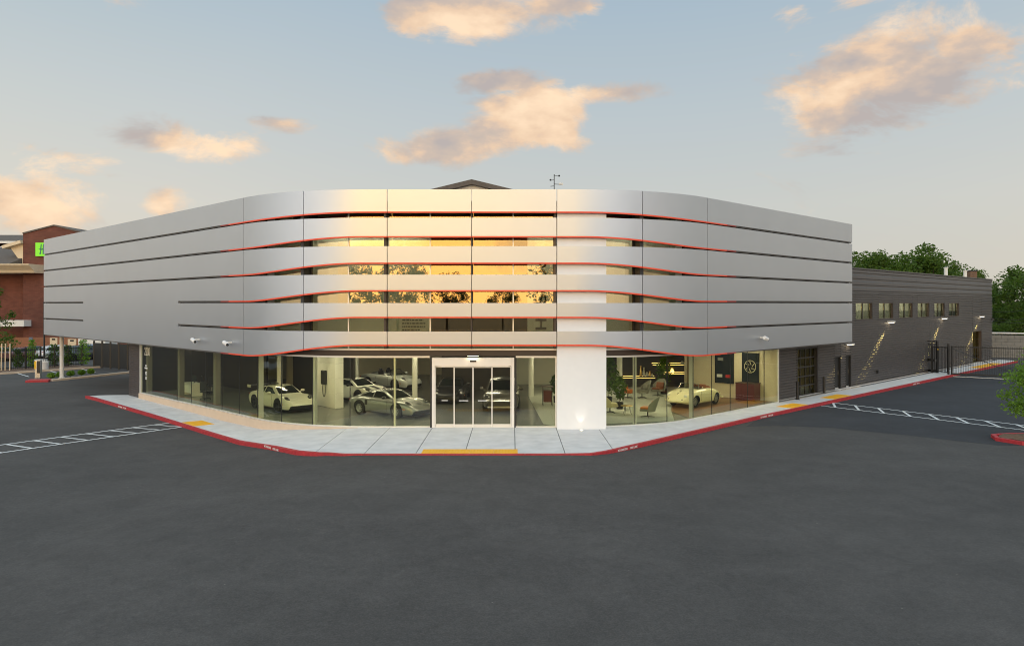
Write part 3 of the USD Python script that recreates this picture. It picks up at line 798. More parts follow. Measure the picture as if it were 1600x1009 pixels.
def wbox(name, x0, x1, n0, n1, z0, z1, m, parent=wing, **kw):
    return obj(name, frame_box([*o_w, 0], [*wt, 0], [*wn, 0], [0, 0, 1], x0, x1, n0, n1, z0, z1), m, parent, **kw)
wbox('coping', SR, E1 + .03, -.35, .09, WT + .002, WT + .09, 'corrugated', wing)
wbox('roof', SR + .02, E1 - .1, -14, -.36, 7.3, 7.5, 'roofing', wing)
wbox('end_wall', E1 - .12, E1 - .005, -14, -.03, -.2, WT - .01, 'corrugated', wing)
wbox('rear_wall', E0, E1 - .13, -14.2, -14.02, -.2, WT - .01, 'corrugated', wing)
wbox('floor', E0, E1, -14, -.03, -.3, 0.0, 'interior_grey', wing)
wbox('inner_wall', SR, E1 - .2, -3.2, -3.0, 0.01, 7.2, 'interior_white', wing)
wbox('inner_ceiling', SR, E1 - .2, -3.0, -.3, 6.2, 6.3, 'ceiling_white', wing)
for k in range(7): wbox('ceiling_light', SR + 2 + k * 4.6, SR + 3.6 + k * 4.6, -2.0, -1.7, 6.15, 6.19, 'glow_soft', wing)
wbox('plinth', E0, E1, -.02, .05, -.2, .02, 'concrete', wing)
for k, (a, b) in enumerate([(wo(p), wo(q)) for p, q in wpx]):
    fr = obj('window', [frame_box([*o_w, 0], [*wt, 0], [*wn, 0], [0, 0, 1], *q) for q in (
        (a, a + .05, -.16, .03, WZ0, WZ1), (b - .05, b, -.16, .03, WZ0, WZ1), (a + .05, b - .05, -.16, .03, WZ1 - .05, WZ1), (a + .05, b - .05, -.16, .05, WZ0, WZ0 + .05))], 'brown_spandrel', wing)
    mid = (a + b) / 2
    for x0, x1 in ((a + .06, mid - .04), (mid + .04, b - .06)):
        wbox('pane', x0, x1, -.105, -.095, WZ0 + .055, WZ1 - .055, 'glass_wing', fr)
    wbox('frame_bar', mid - .035, mid + .035, -.145, -.055, WZ0 + .052, WZ1 - .052, 'dark_metal', fr)
# glazed roll-up door
gd = obj('roll_up_door', [frame_box([*o_w, 0], [*wt, 0], [*wn, 0], [0, 0, 1], *q) for q in (
    (g0 + .002, g0 + .09, -.25, .03, -.05, 2.97), (g1 - .09, g1 - .002, -.25, .03, -.05, 2.97), (g0 + .09, g1 - .09, -.25, .03, 2.86, 2.97))], 'dark_metal', wing)
nc = 4
for r in range(5):
    for c in range(nc):
        x0, x1 = g0 + .1 + (g1 - g0 - .2) * c / nc, g0 + .1 + (g1 - g0 - .2) * (c + 1) / nc
        z0, z1 = .02 + 2.84 * r / 5, .02 + 2.84 * (r + 1) / 5
        wbox('pane', x0 + .03, x1 - .03, -.145, -.135, z0 + .04, z1 - .04, 'glass', gd)
for c in range(nc + 1):
    x = g0 + .1 + (g1 - g0 - .2) * c / nc
    wbox('door_bar', x - .028, x + .028, -.17, -.11, .02, 2.86, 'dark_metal', gd)
for r in range(6):
    z = .02 + 2.84 * r / 5
    wbox('door_rail', g0 + .095, g1 - .095, -.168, -.112, max(.0, z - .035), z + .035, 'dark_metal', gd)
wbox('inner_wall', E0 + .3, SR - .2, -6, -5.8, 0.01, 3.2, 'interior_beige', wing)
for a, b in ((d10, d11), (d20, d21)):
    dd = wbox('door', a + .05, b - .05, -.12, -.07, 0.01, 2.10, 'mullion_black', wing)
    obj('door_frame', [frame_box([*o_w, 0], [*wt, 0], [*wn, 0], [0, 0, 1], *q) for q in ((a, a + .05, -.14, .04, 0, 2.15), (b - .05, b, -.14, .04, 0, 2.15), (a + .05, b - .05, -.14, .04, 2.10, 2.15))], 'mullion_black', wing)
    wbox('handle', b - .17, b - .13, -.07, -.02, .95, 1.15, 'chrome', dd)
    wbox('kick_strip', a + .1, b - .1, -.069, -.064, .02, .1, 'aluminium', dd)
fd = obj('far_door', [frame_box([*o_w, 0], [*wt, 0], [*wn, 0], [0, 0, 1], *q) for q in (
    (far0, far0 + .06, -.3, .03, 0, 3.05), (far1 - .06, far1, -.3, .03, 0, 3.05), (far0 + .06, far1 - .06, -.3, .03, 2.98, 3.05))], 'brown_spandrel', wing)
for r in range(4):
    for c in range(2):
        x0 = far0 + .07 + (far1 - far0 - .14) * c / 2
        wbox('pane', x0 + .02, x0 + (far1 - far0 - .14) / 2 - .02, -.205, -.195, .03 + r * .735, .03 + (r + 1) * .735 - .04, 'glass_upper', fd)
# square bib tap box low on the wall
hb = s_of(1369, WN); wbox('hose_box', hb - .12, hb + .12, .045, .16, .62, .86, 'black_paint', wing)

# ---------------------------------------------------------------- lamps that graze the ribbed wall
def wall_lamp(px, py, label, lit=True):
    s = s_of(px, WN); Yd = pt(s, WN)[1]; z = H + (HY - py) / F * Yd
    o = np.array([*pt(s, WN), z]); T, Nn = np.array([*wt, 0]), np.array([*wn, 0])
    e = empty('wall_lamp', label=label, cat='wall lamp', group='lamps on the ribbed wall')
    obj('housing', frame_box(o, T, Nn, [0, 0, 1], -.30, .30, .05, .42, -.05, .05), 'off_white', e)
    obj('bracket', frame_box(o, T, Nn, [0, 0, 1], -.08, .08, .0, .06, -.10, .10), 'dark_metal', e)
    obj('lens', frame_box(o, T, Nn, [0, 0, 1], -.24, .24, .12, .36, -.062, -.052), 'glow_lamp', e)
    return s, o, T, Nn, e
LAMPS = []
for px, py, lab in ((1387.5, 502.5, 'small white wall lamp below the second and third high windows of the grey wing'),
                    (1471, 497.5, 'small white wall lamp below the fifth high window, above the pedestrian gate'),
                    (1530, 494.5, 'white wall lamp near the far corner of the grey wing, above the tall door'),
                    (1323, 537.5, 'small white wall lamp under the silver overhang above the two dark doors')):
    LAMPS.append(wall_lamp(px, py, lab))
for k, (s, o, T, Nn, e) in enumerate(LAMPS):
    l = UsdLux.SphereLight.Define(stage, f'{e.GetPath()}/beam')
    l.CreateRadiusAttr(.04); l.CreateIntensityAttr(26000.0 if k < 3 else 9000.0); l.CreateNormalizeAttr(True); l.CreateColorAttr(Gf.Vec3f(1.0, .72, .22))
    l.GetIntensityAttr().Set(700.0 if k < 3 else 160.0)
    sh = UsdLux.ShapingAPI.Apply(l.GetPrim()); sh.CreateShapingConeAngleAttr(6.0); sh.CreateShapingConeSoftnessAttr(.4)
    d = np.array(-T * .80 - Nn * .085 - np.array([0, 0, .58])); d /= np.linalg.norm(d)
    z = -d; x = np.cross([0, 0, 1], z); x /= np.linalg.norm(x); y = np.cross(z, x)
    p = o + Nn * .26 - np.array([0, 0, .12])
    l.AddTransformOp().Set(Gf.Matrix4d(*x, 0, *y, 0, *z, 0, *map(float, p), 1))

# in-ground spot washing the foot of the white pier
gp = gpt(908.5, 672.5); gp[2] = .004
gl = empty('ground_spotlight', None, (gp[0], gp[1], gp[2]), 0, label='small lit spotlight set in the pavement at the foot of the white pier', cat='spotlight')
obj('ring', lathe([(.055, 0), (.085, 0), (.085, .008), (.055, .008), (.055, 0)], 24), 'aluminium', gl); obj('lens', lathe([(0, .001), (.054, .001), (.054, .004), (0, .004)], 20), 'glow_lamp', gl)
sl = UsdLux.SphereLight.Define(stage, f'{gl.GetPath()}/beam'); sl.CreateRadiusAttr(.03); sl.CreateIntensityAttr(1.3); sl.CreateNormalizeAttr(True); sl.CreateColorAttr(Gf.Vec3f(1.0, .93, .84))
sh = UsdLux.ShapingAPI.Apply(sl.GetPrim()); sh.CreateShapingConeAngleAttr(24.0); sh.CreateShapingConeSoftnessAttr(.6)
zz = -np.array([0, .55, .84]); zz /= np.linalg.norm(zz); xx = np.array([1.0, 0, 0]); yy = np.cross(zz, xx)
sl.AddTransformOp().Set(Gf.Matrix4d(*xx, 0, *yy, 0, *zz, 0, 0, 0, .06, 1))
# ---------------------------------------------------------------- inside the showroom: walls, columns, lights
def iwall(name, a, b, z0, z1, m, th=.14, parent=bld):
    return obj(name, extr(LineString([tuple(a[:2]), tuple(b[:2])]).buffer(th / 2, cap_style='flat'), z0, z1), m, parent)
CZ = 3.335
def wp(px, Y): return np.array([(px - CX) / F * Y, Y])
iwall('partition_wall', wp(690, 50.5), wp(806, 50.5), 0.014, CZ, 'interior_dark')
iwall('partition_wall', wp(806, 54), wp(876, 54), 0.014, CZ, 'interior_white')
iwall('partition_wall', wp(806, 50.6), wp(806, 53.9), 0.014, CZ, 'interior_white')
iwall('partition_wall', wp(620, 61), wp(690, 61), 0.014, CZ, 'interior_beige')
iwall('partition_wall', wp(480, 56), wp(620, 61), 0.014, CZ, 'interior_beige')
iwall('partition_wall', wp(448, 50.0), wp(487, 50.0), 0.014, CZ, 'interior_grey')
iwall('partition_wall', pt(-30.0, -6.2), pt(-21.5, -6.2), 0.014, CZ, 'interior_dark')
iwall('partition_wall', pt(-21.4, -8.0), pt(-14.5, -8.0), 0.014, CZ, 'interior_dark')
iwall('partition_wall', wp(876, 54), wp(1085, 54), 0.014, CZ, 'interior_dark')
SW = GR + .16
iwall('partition_wall', pt(SW, GN - .12), pt(SW, -6.3), 0.014, CZ, 'interior_beige')
iwall('partition_wall', pt(SW - .07, -6.3), wp(1085, 54), 0.014, CZ, 'interior_beige')
iwall('partition_wall', pt(GL - .3, GN - .15), pt(GL - .3, -6.2), 0.014, CZ, 'interior_dark')
# upstairs
UZ0, UZ1 = 3.59, ZT - .63
iwall('upper_wall', (-13.5, 40.2), wp(672, 39.6), UZ0, UZ1, 'interior_white')
iwall('upper_wall', wp(672, 39.7), wp(672, 47.0), UZ0, UZ1, 'interior_white')
iwall('upper_wall', wp(660, 47), wp(830, 47.0), UZ0, UZ1, 'interior_dark')
iwall('atrium_wall', wp(824, 41.0), wp(880, 41.0), UZ0, UZ1, 'interior_white')
iwall('upper_wall', wp(935, 40.5), (12.0, 41.5), UZ0, UZ1, 'interior_white')
word = meshkit.text_mesh('PORSCHE', .55, .012, True)
word.apply_scale([4.35 / word.extents[0], 1.0, 1.0]); word.apply_translation([-word.bounds[0][0], 0, 0])
obj('wall_lettering', place(word, [wp(837, 41.0)[0], 40.925, 8.02], [0, 0, -1], [1, 0, 0], [0, -1, 0]), 'text_black', bld)
rows = [(.0, .88), (.0, 1.0), (.0, 1.02), (.0, .74)]
for r, (a, b) in enumerate(rows):
    x = a; rr = random.Random(r)
    bars = []
    while x < b:
        w = rr.choice((.05, .08, .11, .14)); w = min(w, b - x)
        bars.append(bx([-5.62 + (x + w / 2) * 1.22, 39.60 - .05, 4.78 - r * .165], [w * 1.22, .01, .06])); x += w + .025
    obj('wall_quote_line', bars, 'text_black', bld)
for px, Y in ((437, 46.0), (556, 47.5), (648, 45.0), (968, 44.5), (830, 47.0)):
    p = wp(px, Y)
    obj('column', lathe([(0, .0121), (.16, .0121), (.16, CZ), (0, CZ)], 20).apply_translation([p[0], p[1], 0]), 'interior_white', bld, smooth=40)
# slim display blade by the entrance and light-coloured lounge floor
lounge = Polygon([wp(827, 46.0), gpt(846, 664)[:2] + [.1, .25], pt(s_of(870, GN), GN - .25), pt(s_of(1060, GN), GN - .25), gpt(1048, 640)[:2], wp(1060, 52), wp(827, 52)]).buffer(0).intersection(floor_poly.buffer(-.2))
obj('lounge_carpet', extr(lounge, .013, .022), 'rug', bld)
wood = Polygon([gpt(1046, 642)[:2], pt(s_of(1085, GN), GN - .3), pt(GR - .1, GN - .3), pt(SW - .09, -6.2), wp(1086, 53.9), wp(1062, 53.9)]).buffer(0).intersection(floor_poly.buffer(-.25)).difference(lounge.buffer(.01))
for k in range(30):
    b = LineString([pt(10, -.9 - k * .26), pt(26, -.9 - k * .26)]).buffer(.128, cap_style='flat').intersection(wood)
    if b.area > .1: obj('floor_board', extr(b, .013, .020), 'wood_floor', bld)
inside = floor_poly.buffer(-1.3)
for (x, y) in [(-12.5, 42.5), (-9.5, 40), (-6.5, 38.6), (-3.5, 38.2), (-.6, 38.2), (-8.5, 45), (-5, 44), (-1.5, 44), (-7.5, 50), (-9, 54.5), (4.5, 41), (7.5, 40.6), (10.3, 42.5), (12.6, 44.6), (7.2, 47.5), (2.6, 46.5)]:
    lt = obj('ceiling_light', bx([x, y, CZ - .03], [1.7, .26, .05]), 'off_white', bld)
    obj('lens', bx([x, y, CZ - .061], [1.6, .2, .008]), 'glow_warm', lt)
for (x, y) in [(-17.5, 47.6), (-21.0, 51.0)]:
    lt = obj('ceiling_light', bx([x, y, CZ - .03], [.8, .2, .05]), 'off_white', bld)
    obj('lens', bx([x, y, CZ - .061], [.6, .14, .008]), 'glow_warm', lt)
obj('ceiling_beam', ribbon(-10.2, 10.2, -1.75, -2.0, 9.15, UZ1 - .002), 'interior_dark', bld)
for (x, y) in [(-8.6, 39.0), (-6, 38.4), (6.0, 39.0), (1.6, 39.2)]:
    lt = obj('upper_ceiling_light', bx([x, y, UZ1 - .04], [1.7, .26, .05]), 'off_white', bld)
    obj('lens', bx([x, y, UZ1 - .071], [1.6, .2, .008]), 'glow_warm', lt)

# lettering on the glass at the far left
def on_glass(name, txt, h, px, z, m, wid=None):
    s = s_of(px, GN); t = tan(s); n = nrm(s); o = np.array([*pt(s, GN + .02), z])
    mesh = meshkit.text_mesh(txt, h, .006, False)
    c = (mesh.bounds[0] + mesh.bounds[1]) / 2; mesh.apply_translation([-c[0], 0, 0])
    if wid: mesh.apply_scale([wid / mesh.extents[0], 1, 1])
    return obj(name, place(mesh, o, [*t, 0], [0, 0, 1], [*n, 0]), m, bld)
on_glass('house_number', '2200', .50, 230.5, 2.42, 'text_cream', .86)
s = s_of(228.6, GN); t, n = tan(s), nrm(s)
for r, (z, w, h) in enumerate([(1.72, .22, .10), (1.58, .44, .09), (1.36, .26, .05), (1.28, .30, .05), (1.20, .24, .05), (1.06, .28, .04), (.99, .24, .04), (.92, .26, .04)]):
    obj('glass_notice_line', frame_box([*pt(s, GN + .016), z], [*t, 0], [*n, 0], [0, 0, 1], -w / 2, w / 2, 0, .005, 0, h), 'paint_white', bld)

# ---------------------------------------------------------------- motor cars
def half_sec(w, zb, zsill, zwide, zsh, ysh, zt, n=26):
    c = np.array([(0, zb), (w * .60, zb), (w * .90, zb + .02), (w * .965, zsill), (w, zwide), (w * .985, zwide * .45 + zsh * .55), (w * ysh, zsh), (w * ysh * .72, (zsh * .35 + zt * .65)), (0, zt)])
    d = np.concatenate([[0], np.cumsum(np.linalg.norm(np.diff(c, axis=0), axis=1))]); d /= d[-1]
    u = np.linspace(0, 1, n)
    return np.column_stack([PchipInterpolator(d, c[:, 0])(u), PchipInterpolator(d, c[:, 1])(u)])

def loft(xs_, secs):
    """closed mesh from mirrored half sections"""
    n = len(secs[0]); v = []
    for x, s in zip(xs_, secs):
        ring = np.vstack([s, np.column_stack([-s[-2:0:-1, 0], s[-2:0:-1, 1]])])
        v.append(np.column_stack([np.full(len(ring), x), ring]))
    m = len(v[0]); V = np.vstack(v + [[[xs_[0], 0, secs[0][:, 1].mean()]], [[xs_[-1], 0, secs[-1][:, 1].mean()]]]); f = []
    for i in range(len(xs_) - 1):
        for j in range(m):
            j2 = (j + 1) % m; a, b, c, d = i * m + j, i * m + j2, (i + 1) * m + j2, (i + 1) * m + j
            f += [[a, b, c], [a, c, d]]
    e = len(V) - 2; k = (len(xs_) - 1) * m
    for j in range(m):
        j2 = (j + 1) % m; f += [[e, j2, j], [e + 1, k + j, k + j2]]
    mm = trimesh.Trimesh(V, f, process=False)
    if mm.volume < 0: mm.invert()
    return mm

def ip(t, x):
    t = np.array(sorted(t)); return PchipInterpolator(t[:, 0], t[:, 1])(x)

def split(m, mask):
    a = m.submesh([np.nonzero(mask)[0]], append=True) if mask.any() else None
    b = m.submesh([np.nonzero(~mask)[0]], append=True)
    return a, b

SPEC = {
 'coupe': dict(L=(-2.24, 2.27), axles=(-1.23, 1.23), r=.345, tw=.30, track=.80, arch=.395,
   W=[(-2.24, .62), (-2.12, .80), (-1.8, .90), (-1.25, .945), (-.7, .915), (0, .885), (.7, .89), (1.25, .915), (1.75, .875), (2.05, .79), (2.2, .66), (2.27, .50)],
   zb=[(-2.24, .34), (-2.0, .22), (-1.6, .16), (0, .13), (1.6, .13), (2.1, .14), (2.27, .22)],
   zt=[(-2.24, .66), (-2.1, .80), (-1.8, .90), (-1.2, .95), (0, .92), (.75, .90), (1.25, .80), (1.7, .69), (2.0, .585), (2.18, .49), (2.27, .40)],
   zsh=[(-2.24, .62), (-2.1, .76), (-1.8, .86), (-1.25, .91), (-.6, .875), (.3, .85), (.8, .85), (1.3, .845), (1.65, .80), (1.95, .68), (2.15, .54), (2.27, .40)],
   ysh=[(-2.24, .80), (-1.25, .86), (0, .90), (1.25, .83), (1.9, .80), (2.27, .8)],
   cab=[(-2.05, .78), (-1.75, .92), (-1.3, 1.09), (-.8, 1.215), (-.35, 1.275), (-.05, 1.285), (.2, 1.255), (.55, 1.10), (.95, .87)],
   cw=[(-2.05, .50), (-1.3, .70), (-.5, .76), (.3, .765), (.95, .70)], ct=[(-2.05, .30), (-1.3, .47), (-.5, .55), (.1, .56), (.95, .56)], belt=.86),
 'suv': dict(L=(-2.35, 2.35), axles=(-1.40, 1.42), r=.375, tw=.28, track=.82, arch=.43,
   W=[(-2.35, .70), (-2.2, .88), (-1.4, .965), (0, .94), (1.4, .955), (1.9, .91), (2.2, .80), (2.35, .62)],
   zb=[(-2.35, .45), (-2.0, .30), (0, .22), (1.9, .24), (2.35, .32)],
   zt=[(-2.35, .95), (-2.2, 1.02), (-1.4, 1.04), (0, 1.03), (.95, 1.08), (1.5, 1.02), (1.95, .93), (2.2, .80), (2.35, .62)],
   zsh=[(-2.35, .90), (-2.2, .98), (-1.4, 1.02), (0, .99), (.95, 1.0), (1.5, 1.0), (1.95, .90), (2.2, .76), (2.35, .60)],
   ysh=[(-2.35, .85), (0, .92), (1.5, .85), (2.35, .8)],
   cab=[(-2.22, 1.05), (-2.0, 1.30), (-1.7, 1.50), (-1.0, 1.60), (-.3, 1.625), (.2, 1.59), (.55, 1.45), (1.15, 1.04)],
   cw=[(-2.22, .76), (-1.5, .82), (0, .83), (1.15, .77)], ct=[(-2.22, .52), (-1.5, .60), (0, .62), (1.15, .60)], belt=1.0),
 'saloon': dict(L=(-2.35, 2.35), axles=(-1.40, 1.40), r=.33, tw=.23, track=.77, arch=.375,
   W=[(-2.35, .66), (-2.2, .82), (-1.4, .905), (0, .90), (1.4, .90), (1.9, .86), (2.2, .75), (2.35, .58)],
   zb=[(-2.35, .38), (-2.0, .24), (0, .18), (1.9, .18), (2.35, .28)],
   zt=[(-2.35, .90), (-2.2, 1.0), (-1.5, 1.02), (0, .95), (.95, .97), (1.5, .90), (1.95, .80), (2.2, .68), (2.35, .52)],
   zsh=[(-2.35, .86), (-2.2, .95), (-1.4, .96), (0, .91), (.95, .90), (1.5, .87), (1.95, .77), (2.2, .65), (2.35, .5)],
   ysh=[(-2.35, .85), (0, .92), (1.5, .85), (2.35, .8)],
   cab=[(-1.85, 1.01), (-1.3, 1.28), (-.8, 1.40), (-.2, 1.44), (.2, 1.41), (.6, 1.24), (1.15, .95)],
   cw=[(-1.85, .70), (-1.0, .78), (0, .79), (1.15, .72)], ct=[(-1.85, .46), (-1.0, .54), (0, .56), (1.15, .56)], belt=.92),
 'classic': dict(L=(-1.96, 1.94), axles=(-1.05, 1.05), r=.315, tw=.17, track=.655, arch=.335,
   W=[(-1.96, .30), (-1.85, .52), (-1.5, .72), (-1.05, .81), (-.4, .825), (.4, .82), (1.05, .825), (1.5, .77), (1.8, .62), (1.94, .40)],
   zb=[(-1.96, .30), (-1.6, .20), (0, .18), (1.6, .20), (1.94, .28)],
   zt=[(-1.96, .42), (-1.8, .60), (-1.4, .80), (-.9, .92), (-.3, .96), (.5, .95), (1.0, .89), (1.45, .78), (1.75, .63), (1.94, .42)],
   zsh=[(-1.96, .38), (-1.8, .52), (-1.4, .72), (-.9, .86), (-.3, .90), (.5, .89), (1.0, .86), (1.4, .79), (1.7, .64), (1.94, .38)],
   ysh=[(-1.96, .75), (-1.0, .80), (0, .86), (1.1, .80), (1.94, .75)], cab=None, belt=.9),
}
def wheel_parts(root, x, side, sp, rim):
    r, tw = sp['r'], sp['tw']; yo = sp['track'] * side
    w = empty('wheel', root)
    ty = lathe([(r * .62, -tw / 2), (r * .93, -tw / 2), (r, -tw / 2 + .03), (r, tw / 2 - .03), (r * .93, tw / 2), (r * .66, tw / 2 - .005), (r * .62, -tw / 2)], 32, 'y')
    ty.apply_translation([x, yo, r]); obj('tyre', ty, 'rubber', w, smooth=30)
    out = tw / 2 * side
    ring = lathe([(r * .56, -tw / 2 + .02), (r * .67, -tw / 2 + .01), (r * .67, tw / 2 - .02), (r * .60, tw / 2 - .015), (r * .57, tw / 2 - .05), (r * .56, -tw / 2 + .02)], 32, 'y')
    ring.apply_translation([x, yo, r])
    parts = [ring]
    for k in range(10):
        a = k / 10 * 2 * np.pi
        sp_ = trimesh.creation.box([r * .56, .028, r * .085]); sp_.apply_translation([r * .31, 0, 0]); sp_.apply_transform(trimesh.transformations.rotation_matrix(-a, [0, 1, 0]))
        sp_.apply_translation([x, yo + out - .035 * side, r]); parts.append(sp_)
    hub = lathe([(0, -.03), (r * .17, -.03), (r * .15, .02), (0, .025)], 16, 'y'); hub.apply_translation([x, yo + out - .035 * side, r]); parts.append(hub)
    obj('rim', parts, rim, w, smooth=30)
    dd = lathe([(0, -.01), (r * .5, -.01), (r * .5, .01), (0, .01)], 24, 'y'); dd.apply_translation([x, yo + out * .3, r]); obj('brake_disc', dd, 'rim_dark', w)

BODIES = {}
def prism(poly, axis, a, b):
    """outline swept along an axis: 'x' outlines are (y, z), 'y' outlines (x, z), 'z' outlines (x, y)"""
    m = trimesh.creation.extrude_polygon(Polygon(poly).buffer(0), b - a, engine='earcut')
    T = np.eye(4)
    cols = {'x': ([0, 1, 0], [0, 0, 1], [1, 0, 0]), 'y': ([1, 0, 0], [0, 0, 1], [0, -1, 0]), 'z': ([1, 0, 0], [0, 1, 0], [0, 0, 1])}[axis]
    for k in range(3): T[:3, k] = cols[k]
    T[:3, 3] = np.array(cols[2]) * a
    m.apply_transform(T); return tm(m)
CUTS = {
 'coupe': dict(side=[[(.70, .905), (.16, 1.185), (-.40, 1.215), (-.44, .915)], [(-.52, .915), (-.48, 1.212), (-.95, 1.115), (-1.42, .945)]],
               front=([(-.60, .905), (.60, .905), (.50, 1.235), (-.50, 1.235)], .05), back=([(-.36, .985), (.36, .985), (.42, 1.20), (-.42, 1.20)], -.75),
               grille=([(-.78, .0), (.78, .0), (.68, .355), (.60, .385), (-.60, .385), (-.68, .355)], 1.78), skirt=.195, tail=.40),
 'suv': dict(side=[[(.84, 1.07), (.42, 1.41), (-.25, 1.52), (-.25, 1.06)], [(-.33, 1.06), (-.33, 1.525), (-1.1, 1.49), (-1.2, 1.06)], [(-1.28, 1.07), (-1.2, 1.48), (-1.72, 1.37), (-1.95, 1.13)]],
             front=([(-.70, 1.06), (.70, 1.06), (.56, 1.52), (-.56, 1.52)], .2), back=([(-.58, 1.12), (.58, 1.12), (.50, 1.45), (-.50, 1.45)], -1.5),
             grille=([(-.74, .38), (.74, .38), (.62, .62), (-.62, .62)], 1.9), skirt=.36, tail=.55),
 'saloon': dict(side=[[(.74, .98), (.32, 1.29), (-.3, 1.355), (-.3, .97)], [(-.38, .97), (-.38, 1.355), (-.95, 1.27), (-1.4, 1.03)]],
                front=([(-.62, .97), (.62, .97), (.50, 1.35), (-.50, 1.35)], .2), back=([(-.50, 1.06), (.50, 1.06), (.45, 1.32), (-.45, 1.32)], -.7),
                grille=([(-.62, .30), (.62, .30), (.5, .52), (-.5, .52)], 1.9), skirt=.25, tail=.42),
 'classic': dict(side=[], front=None, back=None, grille=None, skirt=.0, tail=.0)}
def cut_car(kind, body, cab):
    sp, C = SPEC[kind], CUTS[kind]; out = {}
    if C['grille']:
        g = prism(C['grille'][0], 'x', C['grille'][1], 3.0); out['front_grille'] = mt(body ^ g); body = body - g
        k = tm(bx([0, 0, C['skirt'] - 1], [8, 4, 2])) + tm(bx([sp['L'][0] - .7, 0, C['tail'] - 1], [2.0, 4, 2]))
        out['sill'] = mt(body ^ k); body = body - k
    out['body'] = body
    if cab is not None:
        c = tm(cab)
        for i, p in enumerate(C['side']):
            for sd in (1, -1):
                q = prism(p, 'y', -2, -.3) if sd > 0 else prism(p, 'y', .3, 2)
                out[f'side{i}{sd}'] = mt(c ^ q); c = c - q
        q = prism(C['front'][0], 'x', C['front'][1], 3); out['windscreen'] = mt(c ^ q); c = c - q
        q = prism(C['back'][0], 'x', -3, C['back'][1]); out['rear_window'] = mt(c ^ q); c = c - q
        out['roof'] = mt(c)
    return out
def car_shapes(kind):
    if kind in BODIES: return BODIES[kind]
    sp = SPEC[kind]; a, b = sp['L']
    u = np.linspace(0, 1, 90); xs_ = a + (b - a) * (.5 - .5 * np.cos(np.pi * (u * .86 + .07))  - (.5 - .5 * np.cos(np.pi * .07))) / (1 - 2 * (.5 - .5 * np.cos(np.pi * .07)))
    W, zb, zt, zsh, ysh = (ip(sp[k], xs_) for k in ('W', 'zb', 'zt', 'zsh', 'ysh'))
    secs = [half_sec(W[i], zb[i], zb[i] + .10 * min(1, (zt[i] - zb[i]) / .5), zb[i] + (zsh[i] - zb[i]) * .52, zsh[i], ysh[i], zt[i]) for i in range(len(xs_))]
    body = tm(loft(xs_, secs))
    wells = []
    for ax in sp['axles']:
        for sd in (-1, 1):
            c = manifold3d.Manifold.cylinder(.60, sp['arch'], sp['arch'], 48).rotate([90, 0, 0])
            y0 = sp['track'] + sp['tw'] / 2 + .35 if sd > 0 else -(sp['track'] - sp['tw'] / 2 - .10)
            c = c.translate([ax, y0, sp['r'] + .015]); wells.append(c)
    for c in wells: body = body - c
    bman = body
    body = mt(body)
    cab = None
    if sp['cab']:
        t = sp['cab']; cx = np.linspace(t[0][0], t[-1][0], 110)
        cz, cw, ct = ip(t, cx), ip(sp['cw'], cx), ip(sp['ct'], cx); bl = sp['belt'] - .06
        secs = []
        for z, w, tw in zip(cz, cw, ct):
            z = max(z, bl + .03); tw = w - (w - tw) * min(1.0, (z - bl) / (max(cz) - bl))
            pts = np.array([(0, bl - .1), (w, bl - .1), (w, bl), (w * .55 + tw * .45, bl + (z - bl) * .48), (tw + .015, z - min(.07, (z - bl) * .2)), (tw - .06, z - min(.018, (z - bl) * .1)), (0, z + .008)])
            d = np.concatenate([[0], np.cumsum(np.linalg.norm(np.diff(pts, axis=0), axis=1))]); d /= d[-1]
            uu = np.linspace(0, 1, 40)
            secs.append(np.column_stack([PchipInterpolator(d, pts[:, 0])(uu), PchipInterpolator(d, pts[:, 1])(uu)]))
        cab = loft(cx, secs)
    BODIES[kind] = cut_car(kind, bman, cab)
    return BODIES[kind]

def paint(name, col, metal=0.0, rough=.3):
    mat(name, col, rough, metal=metal, coat=1.0)
paint('paint_chalk', (.56, .55, .46)); paint('paint_pure_white', (.78, .78, .74)); paint('paint_silver', (.25, .255, .26), .6)
paint('paint_jet', (.010, .010, .012)); paint('paint_slate', (.10, .095, .085), .5); paint('paint_ivory', (.82, .77, .52)); paint('paint_navy', (.03, .05, .10), .3)
paint('paint_pearl', (.62, .64, .66), .1); paint('paint_red_dark', (.06, .012, .014)); paint('paint_blue_grey', (.22, .29, .36), .3)

